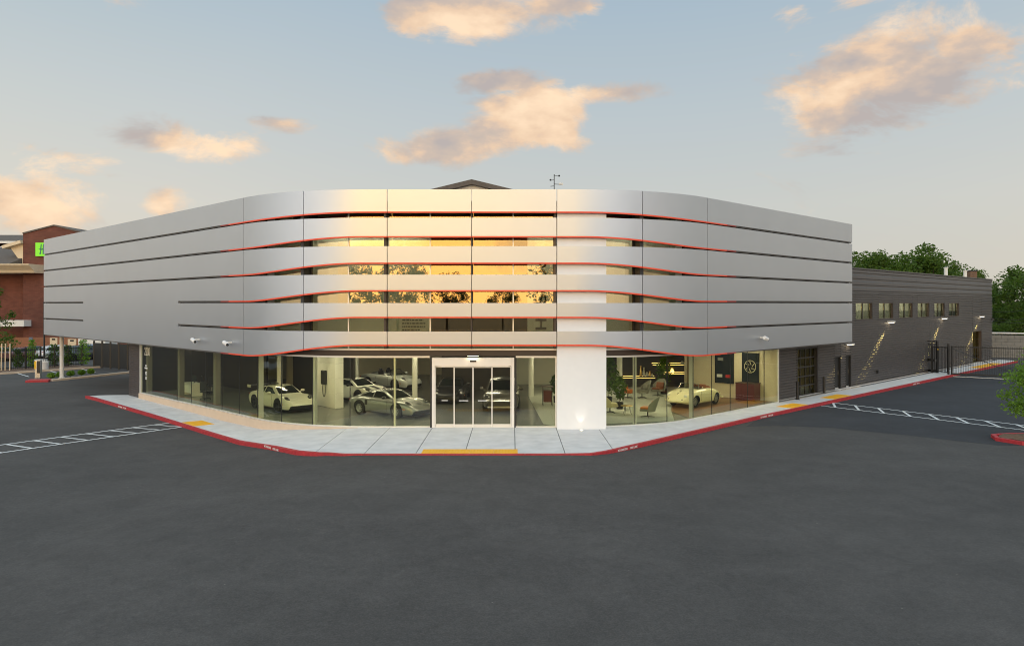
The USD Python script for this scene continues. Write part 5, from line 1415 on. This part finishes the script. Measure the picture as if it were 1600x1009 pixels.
bar(fa, fb, 2.1, 2.16, .04, fp); bar(fa, fb, .15, .21, .04, fp); pk_run('pickets', fa, fb, .1, 2.2, fp)
pgt = empty('pedestrian_gate', label='black walk-through gate with a solid kick panel against the grey wing', cat='gate')
pa, pb = np.array([33.85, 64.05]), np.array([34.12, 62.95])
pa = dpt(1443.5, 580, 63.9)[:2]; pb = dpt(1464.5, 582, 62.9)[:2]
for p in (pa, pb): obj('post', bx([*p, 1.30], [.14, .14, 2.6]), 'black_paint', pgt)
bar(pa, pb, 2.5, 2.58, .06, pgt); bar(pa, pb, 2.28, 2.34, .05, pgt); bar(pa, pb, .92, 1.12, .05, pgt, 'lock_panel'); bar(pa, pb, .03, .24, .05, pgt, 'kick_panel')
pk_run('pickets', pa, pb, .2, 2.3, pgt)
obj('keypad', bx([pa[0] + .05, pa[1] - .09, 2.05], [.12, .05, .42]), 'off_white', pgt); obj('handle', bx([pb[0] - .18, pb[1] - .07, 1.0], [.10, .04, .22]), 'rim_silver', pgt)
obj('warning_tag', bx([pb[0], pb[1] - .075, 1.92], [.10, .01, .10]), 'sign_yellow', pgt)
fb2, fc2 = pb, fa
bar(pb, fa, 2.1, 2.16, .04, fp); pk_run('pickets', pb, fa, .1, 2.2, fp)

# block wall beyond the gate
bw = empty('block_wall', label='weathered grey block wall with pale cap behind the black gate', cat='wall')
wa, wb = np.array([50.5, 84.0]), np.array([80.0, 74.0]); wu = (wb - wa) / np.linalg.norm(wb - wa); wang = math.atan2(wu[1], wu[0])
for r in range(7):
    n = 26
    for i in range(n):
        a = wa + (wb - wa) * ((i + (r % 2) * .5) / (n + .5)); b = wa + (wb - wa) * ((i + 1 + (r % 2) * .5) / (n + .5))
        if i < 14: obj('block', bx([*((a + b) / 2), -.1 + r * .36], [np.linalg.norm(b - a) - .02, .30, .345], wang), 'stone_wall', bw)
a = wa + (wb - wa) * .55
obj('wall_run', bx([*((a + wb) / 2), .98], [np.linalg.norm(wb - a), .28, 2.5], wang), 'stone_wall', bw)
obj('coping', bx([*((wa + wb) / 2), 2.47], [np.linalg.norm(wb - wa), .42, .14], wang), 'concrete', bw)
# overhead cables from the wing's far corner
cb = empty('overhead_cables', label='dark utility cables running from the grey wing corner into the trees', cat='cables')
for k, (py0, px1, py1) in enumerate(((487, 1640, 473), (497, 1640, 490), (500.5, 1640, 497))):
    p, q = dpt(1551, py0, 77.4), dpt(px1, py1, 74.0)
    obj('cable', polytube([p + (q - p) * u - [0, 0, .35 * math.sin(math.pi * u)] for u in np.linspace(0, 1, 9)], .022, 6), 'black_paint', cb)
obj('anchor', bx([*(dpt(1550.2, 499, 77.4)), ], [.25, .25, .16]), 'dark_metal', cb)

# planter island at the right edge
isl = Polygon([(20.35, 32.5), (20.8, 31.5), (21.8, 31.1), (27.5, 31.2), (27.5, 33.8), (21.6, 33.7), (20.7, 33.4)]).buffer(.35).buffer(-.35)
ir = empty('planter_island', label='red-kerbed planter island with brown mulch below the small leafy tree', cat='planter')
obj('kerb_ring', drape(extr(isl.difference(isl.buffer(-.17)), -.28, 0.0), lambda x, y: 0 * x), 'kerb_red', ir)
tri = trimesh.creation.triangulate_polygon(isl.buffer(-.172).segmentize(.2), engine='earcut')
gm = [t for t in shapely.delaunay_triangles(shapely.MultiPoint([(x, y) for x in np.arange(20, 28, .16) for y in np.arange(30.8, 34.6, .16) if isl.buffer(-.18).contains(shapely.Point(x, y))])).geoms]
vv = np.array([p for t in gm for p in list(t.exterior.coords)[:3]]); vz = meshkit.fbm(np.column_stack([vv * 2.2, 0 * vv[:, 0]]), 4) * .14 - .07
mm = trimesh.Trimesh(np.column_stack([vv, vz]), np.arange(len(vv)).reshape(-1, 3), process=False); bad = mm.face_normals[:, 2] < 0; mm.faces[bad] = mm.faces[bad][:, ::-1]
obj('mulch', mm, 'mulch', ir)

# ---------------------------------------------------------------- trees
def crown_pts(rx, ry, rz, cz, clumps, seed, spread=.30, low=-.65):
    r0 = np.random.default_rng(seed + 100)
    d = r0.normal(size=(clumps * 3, 3)); d /= np.linalg.norm(d, axis=1)[:, None]; d = d[d[:, 2] > low][:clumps]
    rad = r0.uniform(.45, 1.0, (len(d), 1)) ** .6
    C = d * rad * [rx, ry, rz] + [0, 0, cz]; sz = r0.uniform(.6, 1.3, len(C))
    def fn(r, n):
        k = r.integers(0, len(C), n); q = r.normal(size=(n, 3)); q /= np.linalg.norm(q, axis=1)[:, None]
        return C[k] + q * (r.uniform(0, 1, (n, 1)) ** .45) * (sz[k] * spread)[:, None] * [rx, ry, rz * .8]
    return fn, C
def make_tree(name, h, rx, rh, n, leaf, lm, seed, clumps=42, spread=.32, **kw):
    e = empty(name, None, kw.pop('loc', (0, 0, 0)), kw.pop('rz', 0), kw.pop('scale', None), **kw)
    cz = h - rh; fn, C = crown_pts(rx, rx, rh, cz, clumps, seed, spread)
    r = random.Random(seed); limbs = [polytube([[0, 0, -.3], [.05 * h * .1, .02, h * .25], [0, .06, h * .55], [.04, 0, h * .8]], [h * .024, h * .019, h * .013, h * .005], 9)]
    for c in C[::3]:
        z0 = h * r.uniform(.25, .55); limbs.append(tube([0, 0, z0], [c[0] * .8, c[1] * .8, max(c[2] - .2, z0 + .3)], h * .008, h * .002, 6))
    obj('trunk', limbs, 'bark', e, smooth=40)
    obj('crown', leaves(n, leaf, fn, seed), lm, e)
    return e
GT = -.3
TL = [(1345, 398, 118, 1.0, 'dark bushy tree directly behind the silver corner above the grey wing'), (1383, 397, 112, .95, 'mid green tree behind the first high windows of the grey wing'),
      (1421, 386, 116, 1.15, 'tallest rounded tree rising behind the middle of the grey wing'), (1458, 401, 113, .95, 'leafy tree behind the grey wing left of the first vent pipe'),
      (1488, 411, 112, .85, 'lower tree between the two rooftop vent pipes'), (1522, 425, 135, .55, 'distant dark tree beyond the far vent pipe'), (1543, 433, 140, .45, 'slim distant tree beyond the far end of the grey wing'),
      (1362, 404, 125, .9, 'darker tree filling the gap behind the first two high windows'), (1440, 398, 122, 1.0, 'dark tree set back between the tallest tree and the first vent pipe')]
protos = {}
def tree_at(px, py, Y, wide, label, lm, seed, key, h0=12.0, rx0=5.0):
    q = dpt(px, py, Y); h = q[2] - GT
    if key not in protos:
        protos[key] = make_tree('tree', h0, rx0, h0 * .40, 5200, .50, lm, seed, 48, .30, loc=(q[0], q[1], GT), rz=seed * 47, scale=(wide * h / h0, wide * h / h0, h / h0), label=label, cat='tree', group='trees behind the grey wing')
    else:
        dup(protos[key], 'tree', (q[0], q[1], GT), seed * 47, (wide * h / h0, wide * h / h0, h / h0), label=label, cat='tree', group='trees behind the grey wing')
for i, (px, py, Y, w, lab) in enumerate(TL):
    tree_at(px, py, Y, w * .95, lab, ('leaf_mid', 'leaf_mid')[i % 2], 11 + i, ('a', 'b')[i % 2])
for i, (px, py, Y, w, lab) in enumerate(((1578, 428, 92, 1.0, 'big dark tree at the right edge behind the block wall'), (1612, 418, 88, 1.1, 'tree cut off by the picture edge behind the overhead cables'), (1565, 474, 97, .7, 'lower tree between the grey wing corner and the big dark tree'),
                                         (1592, 476, 86, .9, 'low dense tree hanging over the block wall'), (1640, 430, 96, 1.0, 'outermost tree beyond the block wall'), (1572, 500, 85.5, 1.3, 'bright low bush on top of the block wall'))):
    tree_at(px, py, Y, w, lab, ('leaf_dark', 'leaf_mid')[i % 2], 31 + i, ('b', 'a')[i % 2])
make_tree('young_tree', 3.55, 1.85, 1.70, 5000, .17, 'leaf_bright', 77, 40, .34, loc=(22.85, 32.6, -.02), label='small bright green tree leaning into view in the planter island', cat='tree')

# trees across the street, which the upper windows mirror
wt0 = make_tree('street_tree', 15, 5.2, 6.2, 5200, .55, 'leaf_dark', 51, 46, .30, loc=(-22, -78, -.2), label='tree across the street mirrored in the upper left windows', cat='tree', group='trees across the street')
for i, (x, y, h, rz) in enumerate(((-13, -84, .80, 40), (-2, -92, .62, 10), (9, -86, 1.0, 95), (20, -80, .85, 200), (33, -76, 1.1, 300), (-36, -74, 1.05, 150), (-50, -66, .9, 260), (48, -66, .95, 20))):
    dup(wt0, 'street_tree', (x, y, -.2), rz, h, label=f'tree across the street mirrored in the windows {("between pier and door", "above the door", "beside the pier", "near the pier", "right of the pier", "of the left bend", "of the far left bend", "of the far right bend")[i]}', cat='tree', group='trees across the street')

# ---------------------------------------------------------------- left side: hotel, fence, parked cars, shrubs
HYD = 106.0
def hX(px, Y=HYD): return (px - CX) / F * Y
def hZ(py, Y=HYD): return H + (HY - py) / F * Y
ho = empty('brick_hotel', label='red brick hotel with gabled tower and cream cornice beyond the car park', cat='building')
g = Polygon([(hX(36), -.6), (hX(36), hZ(365.5)), (hX(85), hZ(353)), (hX(134), hZ(365.5)), (hX(134), -.6)])
m = trimesh.creation.extrude_polygon(g, 12, engine='earcut'); m.apply_transform(trimesh.transformations.rotation_matrix(np.pi / 2, [1, 0, 0])); m.apply_translation([0, HYD + 12, 0]); obj('tower_wall', m, 'brick_red', ho)
for a, b in (((36, 365.5), (85, 353)), ((85, 353), (134, 365.5))):
    p, q = np.array([hX(a[0]), HYD + 6, hZ(a[1])]), np.array([hX(b[0]), HYD + 6, hZ(b[1])]); d = q - p
    bm = bx([0, 0, 0], [np.linalg.norm(d), 12.3, .18]); bm.apply_transform(trimesh.transformations.rotation_matrix(-math.atan2(d[2], d[0]), [0, 1, 0])); bm.apply_translation((p + q) / 2 + [0, 0, .08]); obj('roof_coping', bm, 'roofing', ho)
bz = hZ(527)
obj('base_course', bx([(hX(0) - 20 + hX(160)) / 2, HYD - .06, (bz - .6) / 2], [hX(160) - hX(0) + 20, .1, bz + .6]), 'brick_light', ho)
obj('lower_wall', bx([(hX(36) - 30 + hX(36) - .02) / 2, HYD + 6, hZ(426) / 2 - .3], [30 - .02, 8.0, hZ(426) + .6]), 'brick_red', ho)
obj('side_wall', bx([hX(134) + 14.02, HYD + 6, 2.2], [28, 11, 5.6]), 'brick_red', ho)
def prism_x(poly, x0, x1, name, m_):
    """profile in (y, z) swept along x"""
    mm = trimesh.creation.extrude_polygon(poly, x1 - x0, engine='earcut')
    T = np.eye(4); T[:3, 0], T[:3, 1], T[:3, 2] = [0, 1, 0], [0, 0, 1], [1, 0, 0]; mm.apply_transform(T); mm.apply_translation([x0, 0, 0])
    return obj(name, mm, m_, ho)
c0 = hZ(426, 103.5)
prism_x(Polygon([(103.0, c0 + .8), (102.7, c0 + 1.0), (102.7, c0 + 1.15), (110, c0 + 1.15), (110, c0), (103.9, c0), (103.7, c0 + .35)]), hX(36) - 32, hX(47, 103), 'cornice', 'cream')
prism_x(Polygon([(103.3, c0 + 1.17), (112.5, hZ(386, 112)), (112.5, c0 + 1.17)]), hX(36) - 32, hX(33), 'lean_to_roof', 'roofing')
dg = Polygon([(hX(12), hZ(383)), (hX(36) - .05, hZ(376)), (hX(36) - .05, hZ(412)), (hX(32), hZ(411))])
m = trimesh.creation.extrude_polygon(dg, 1.0, engine='earcut'); m.apply_transform(trimesh.transformations.rotation_matrix(np.pi / 2, [1, 0, 0])); m.apply_translation([0, HYD + 1.2, 0]); obj('gable_cheek', m, 'cream', ho)
p, q = np.array([hX(7), HYD + .4, hZ(386.5)]), np.array([hX(35.6), HYD + .4, hZ(378)]); d = q - p
bm = bx([0, 0, 0], [np.linalg.norm(d), 1.9, .42]); bm.apply_transform(trimesh.transformations.rotation_matrix(-math.atan2(d[2], d[0]), [0, 1, 0])); bm.apply_translation((p + q) / 2); obj('gable_trim', bm, 'cream', ho)
obj('upper_wall', bx([hX(34) - 15.1, 122, hZ(380) / 2 + 2], [29, 10, hZ(380) - 4]), 'brick_red', ho)
obj('upper_fascia', bx([hX(25, 116) - 15, 116.4, hZ(378.5, 116)], [30, 1.0, .35]), 'off_white', ho)
pr = Polygon([(115.9, hZ(377, 116) + .02), (121.5, hZ(364, 118)), (127, hZ(377, 116) + .02)])
prism_x(pr, hX(33, 116) - 34, hX(33, 116) - .2, 'upper_roof', 'roofing')
cbz = hZ(510, 104.5)
obj('entrance_canopy', bx([hX(38, 104.5) - 12, 105.2, cbz + .42], [24, 1.6, .84]), 'off_white', ho)
for a, b, y in ((79, 90.5, 527.5), (107, 120, 529.5)):
    dd = obj('door', bx([(hX(a) + hX(b)) / 2, HYD - .13, hZ(y) / 2 - .28], [hX(b) - hX(a), .06, hZ(y) + .56]), 'cream', ho)
    obj('door_light', bx([(hX(a) + hX(b)) / 2, HYD - .17, hZ(y) - .22], [(hX(b) - hX(a)) * .45, .02, .22]), 'screen', dd)
obj('wall_plate', bx([hX(49), HYD - .14, hZ(529)], [.5, .05, .42]), 'dusty_blue', ho)
sgn = empty('green_sign', label='glowing green hotel sign on the brick tower beside the silver corner', cat='sign')
sx0, sx1, sz0, sz1 = hX(58), hX(77), hZ(400.5), hZ(379.5)
obj('sign_box', bx([(sx0 + sx1) / 2, HYD - .22, (sz0 + sz1) / 2], [sx1 - sx0, .34, sz1 - sz0]), 'sign_green', sgn)
cxm, czm = (sx0 + sx1) / 2, (sz0 + sz1) / 2
for pts in ([(-.18, -.66), (-.02, -.1), (-.30, .05), (-.06, .12), (.05, .72), (.16, .72), (.10, .05), (.05, -.66)], [(.28, -.66), (.30, 0), (.34, .72), (.46, .72), (.50, 0), (.46, -.66)], [(.02, -.12), (.34, .0), (.34, .14), (.04, .04)]):
    m = trimesh.creation.extrude_polygon(Polygon(pts).buffer(0), .03, engine='earcut'); m.apply_transform(trimesh.transformations.rotation_matrix(np.pi / 2, [1, 0, 0])); m.apply_translation([cxm - .12, HYD - .39, czm]); obj('emblem_stroke', m, 'sign_teal', sgn)
wbl = empty('white_outbuilding', label='low white building glimpsed under the overhang beyond the black screen fence', cat='building')
obj('wall', bx([hX(150, 98), 98.5, 1.1], [3.4, 3, 3.4]), 'off_white', wbl); obj('roof', bx([hX(150, 98), 98.5, 2.88], [3.8, 3.4, .15]), 'aluminium', wbl)

lot = -.47
def lp(px, py): return gpt(px, py, lot)
bed = empty('planting_bed', kind='structure', label='long planting bed with cream kerb along the far parking bays', cat='planting bed')
k0, k1 = lp(-60, 589)[:2], lp(156, 574.5)[:2]
bk = LineString([k0, k1]); bar(k0, k1, lot - .1, lot + .16, .22, bed, 'kerb_stone', 'plinth_stucco')
side = np.array([-(k1 - k0)[1], (k1 - k0)[0]]); side /= np.linalg.norm(side)
obj('soil', extr(Polygon([k0, k1, k1 + side * 5, k0 + side * 5]).buffer(-.12), lot - .1, lot + .08), 'mulch', bed)
fe = empty('picket_fence', label='black picket fence along the planting bed in front of the parked cars', cat='fence')
f0, f1 = k0 + side * 3.4, k1 + side * 3.4
bar(f0, f1, lot + 1.78, lot + 1.84, .05, fe); bar(f0, f1, lot + .22, lot + .28, .05, fe); pk_run('pickets', f0, f1, lot + .1, lot + 2.0, fe, step=.16)
for u in np.linspace(0, 1, 10): obj('post', bx([*(f0 + (f1 - f0) * u), lot + 1.05], [.09, .09, 2.1]), 'black_paint', fe)
sf = empty('screen_fence', label='dark solid screen fence under the overhang next to the ribbed end bay', cat='fence')
a0, a1 = lp(147, 573.5)[:2], lp(200, 578.5)[:2]
nseg = 4
for i in range(nseg):
    p, q = a0 + (a1 - a0) * (i + .03) / nseg, a0 + (a1 - a0) * (i + .97) / nseg; bar(p, q, lot + .1, lot + 2.35, .05, sf, 'screen_panel', 'mullion_black')
for i in range(nseg + 1): obj('post', bx([*(a0 + (a1 - a0) * i / nseg), lot + 1.25], [.13, .13, 2.6]), 'black_paint', sf)
def shrub(px, py, h, w, label, lm='leaf_mid', seed=1, grp=None):
    p = lp(px, py); e = empty('shrub', None, (p[0], p[1], lot + .08), 0, label=label, cat='shrub', group=grp)
    def fn(r, n):
        t = r.uniform(0, 1, n); a = r.uniform(0, 2 * np.pi, n); q = w * np.sqrt(r.uniform(.02, 1, n)) * (.35 + .65 * np.sin(np.pi * np.clip(t * .85 + .12, 0, 1))) * (.75 + .5 * np.sin(a * 3 + t * 9) ** 2)
        return np.column_stack([q * np.cos(a), q * np.sin(a), .1 + (h - .1) * t])
    obj('foliage', leaves(420, .24, fn, seed), lm, e); obj('stem', tube([0, 0, -.1], [0, 0, h * .8], .03, .012, 6), 'bark', e)
for i, (px, py, h, w, lab) in enumerate(((28.5, 576, 1.7, .45, 'staked leafy shrub at the near end of the picket fence'), (50, 575.5, 2.6, .55, 'tallest upright shrub before the dark parked cars'), (84, 573, 2.1, .60, 'loose shrub in front of the white parked car\'s tail'),
        (106, 573, 2.0, .55, 'dense shrub between the white column and the fence post'), (131, 571.5, 2.5, .62, 'bushy upright shrub beside the dark screen fence'))):
    shrub(px, py, h, w, lab, 'leaf_bright' if i in (1, 4) else 'leaf_mid', 60 + i)
for i, (px, py, lab) in enumerate(((80, 593, 'low tuft at the red end of the thin kerb strip'), (93, 591.5, 'low tuft at the foot of the white column'), (110.5, 589.5, 'third low tuft along the thin kerb strip'), (127.5, 588, 'roundest low tuft along the thin kerb strip'), (142, 586, 'last low tuft before the ribbed end bay'))):
    shrub(px, py, .42, .26, lab, 'leaf_bright', 80 + i)
tk = empty('tree_stakes', label='three pale wooden stakes supporting a sapling at the picture edge', cat='stakes')
for px in (2, 8, 15): p = lp(px, 580); obj('stake', tube([p[0], p[1], lot], [p[0] + .04, p[1], lot + 2.5], .05, n=8), 'cream', tk)
make_tree('sapling', 3.4, .9, 1.0, 420, .26, 'leaf_mid', 91, 14, .5, loc=(*lp(8, 578.5)[:2], lot), label='thin staked sapling at the left picture edge', cat='tree')
make_tree('roadside_tree', 8.5, 2.3, 3.0, 2000, .42, 'leaf_mid', 92, 26, .35, loc=(hX(-14, 95), 95, -.5), label='tree at the picture edge before the shaded hotel wall', cat='tree')
# thin kerb strip with red end, pedestal and column
st = empty('kerb_island', kind='structure', label='thin cream kerb island with a red-painted end under the overhang', cat='kerb island')
j0, j1 = lp(79, 595.5)[:2], lp(205, 582.5)[:2]; bar(j0, j1, lot - .1, lot + .14, .5, st, 'kerb_stone', 'plinth_stucco')
j2 = lp(43, 596.5)[:2]; bar(j2, j0 - (j0 - j2) * .01, lot - .1, lot + .15, 1.3, st, 'kerb_stone', 'kerb_red')
p = lp(60, 593.5)
pd = empty('intercom_pedestal', None, (p[0], p[1], lot + .15), 8, label='grey drive-up pedestal with a yellow plate on the red kerb end', cat='pedestal')
obj('post', rbox([0, 0, .72], [.42, .34, 1.44], .03), 'rim_silver', pd); obj('face_panel', bx([.08, -.18, .9], [.22, .02, 1.0]), 'mullion_black', pd)
obj('yellow_plate', bx([-.16, -.181, 1.05], [.13, .015, .62]), 'sign_yellow', pd); obj('cap', rbox([0, 0, 1.47], [.5, .42, .05], .02), 'off_white', pd)
cp = gpt(96.5, 592.5, lot)
wc = empty('canopy_column', None, (cp[0], cp[1], 0), 0, label='round white column carrying the overhanging end of the silver wing', cat='column')
obj('shaft', lathe([(0, lot), (.15, lot), (.15, ZB + .08), (0, ZB + .08)], 20), 'off_white', wc, smooth=30); obj('base_ring', lathe([(0, lot), (.22, lot), (.22, lot + .18), (.15, lot + .2), (0, lot + .2)], 20), 'concrete', wc)
lpz = gpt(69, 557, lot)
pl = empty('lamp_post', None, (hX(69, 78), 78, lot), 0, label='thin black lamp post rising behind the silver corner by the parked cars', cat='lamp post')
obj('pole', lathe([(0, 0), (.16, 0), (.09, .3), (.065, 6.2), (0, 6.2)], 14), 'black_paint', pl, smooth=30); obj('lamp_head', rbox([.5, 0, 6.2], [1.1, .3, .12], .04), 'black_paint', pl); obj('base', lathe([(0, 0), (.3, 0), (.3, .5), (0, .5)], 16), 'concrete', pl)
bn = empty('litter_bin', None, (*lp(68.5, 578)[:2], lot), 0, label='round pale litter bin at the foot of the picket fence', cat='litter bin')
obj('body', lathe([(0, 0), (.38, 0), (.40, .72), (.34, .72), (0, .6)], 24), 'concrete', bn, smooth=30); obj('rim', lathe([(.36, .70), (.42, .72), (.42, .78), (.36, .78), (.36, .70)], 24), 'off_white', bn, smooth=30)
# parking bays
for i, (a, b) in enumerate((((25, 582.5), (45, 588.5)), ((74, 578.5), (95, 584)), ((123, 575.5), (149, 581)))):
    p, q = lp(*a)[:2], lp(*b)[:2]
    e = obj('bay_line', patch(line_strip(p, q, .12), za, .012), 'paint_white', None); tag(e, ('white bay line left of the pedestal', 'white bay line behind the white column', 'white bay line before the dark screen fence')[i], 'road marking', kind='structure')
# cars beyond the fence
def pcar(px, Y): return (hX(px, Y), Y)
car('parked_hatchback', 'suv', 'paint_pearl', pcar(95, 84.5), 58, 'white tall car parked behind the fence seen from its rear corner', z=lot, rim='rim_silver')
car('parked_car', 'saloon', 'paint_navy', pcar(56, 85.5), 70, 'dark navy saloon parked behind the tallest shrub', z=lot)
car('parked_car', 'saloon', 'paint_red_dark', pcar(38, 83.5), 75, 'dark maroon saloon parked behind the fence near the stakes', z=lot)
car('parked_suv', 'suv', 'paint_jet', pcar(122, 83.5), 250, 'black tall car with a bright headlight parked behind the bushy shrub', z=lot)
car('parked_car', 'saloon', 'paint_blue_grey', pcar(4, 83), 62, 'pale blue-grey car at the left picture edge behind the stakes', z=lot, rim='rim_silver')
car('parked_suv', 'suv', 'paint_blue_grey', pcar(141, 86), 250, 'grey-blue tall car half hidden by the dark screen fence', z=lot)

# cars and trees in the side lot to the left of the frame, mirrored in the ground-floor glass of the left wing
for i, (x, y, hd, kd_, pm_, lab) in enumerate(((-44, 41.5, 8, 'suv', 'paint_pure_white', 'white tall car in the side lot mirrored in the left glass'), (-43.5, 37.6, 4, 'saloon', 'paint_blue_grey', 'blue-grey saloon in the side lot mirrored in the left glass'), (-44.2, 33.8, 6, 'suv', 'paint_pearl', 'pale tall car in the side lot mirrored in the glass near the bend'))):
    car(('parked_suv', 'parked_car', 'parked_suv')[i], kd_, pm_, (x, y), hd, lab, z=lot, rim='rim_silver')
for i, (x, y, h) in enumerate(((-62, 46, .55), (-64, 38, .7), (-60, 30, .5))):
    dup(wt0, 'street_tree', (x, y, lot), 70 * i, h, label=('small tree beyond the side lot mirrored at the house number', 'larger tree beyond the side lot mirrored in the left glass', 'tree beyond the side lot mirrored near the charger wall')[i], cat='tree', group='trees beyond the side lot')
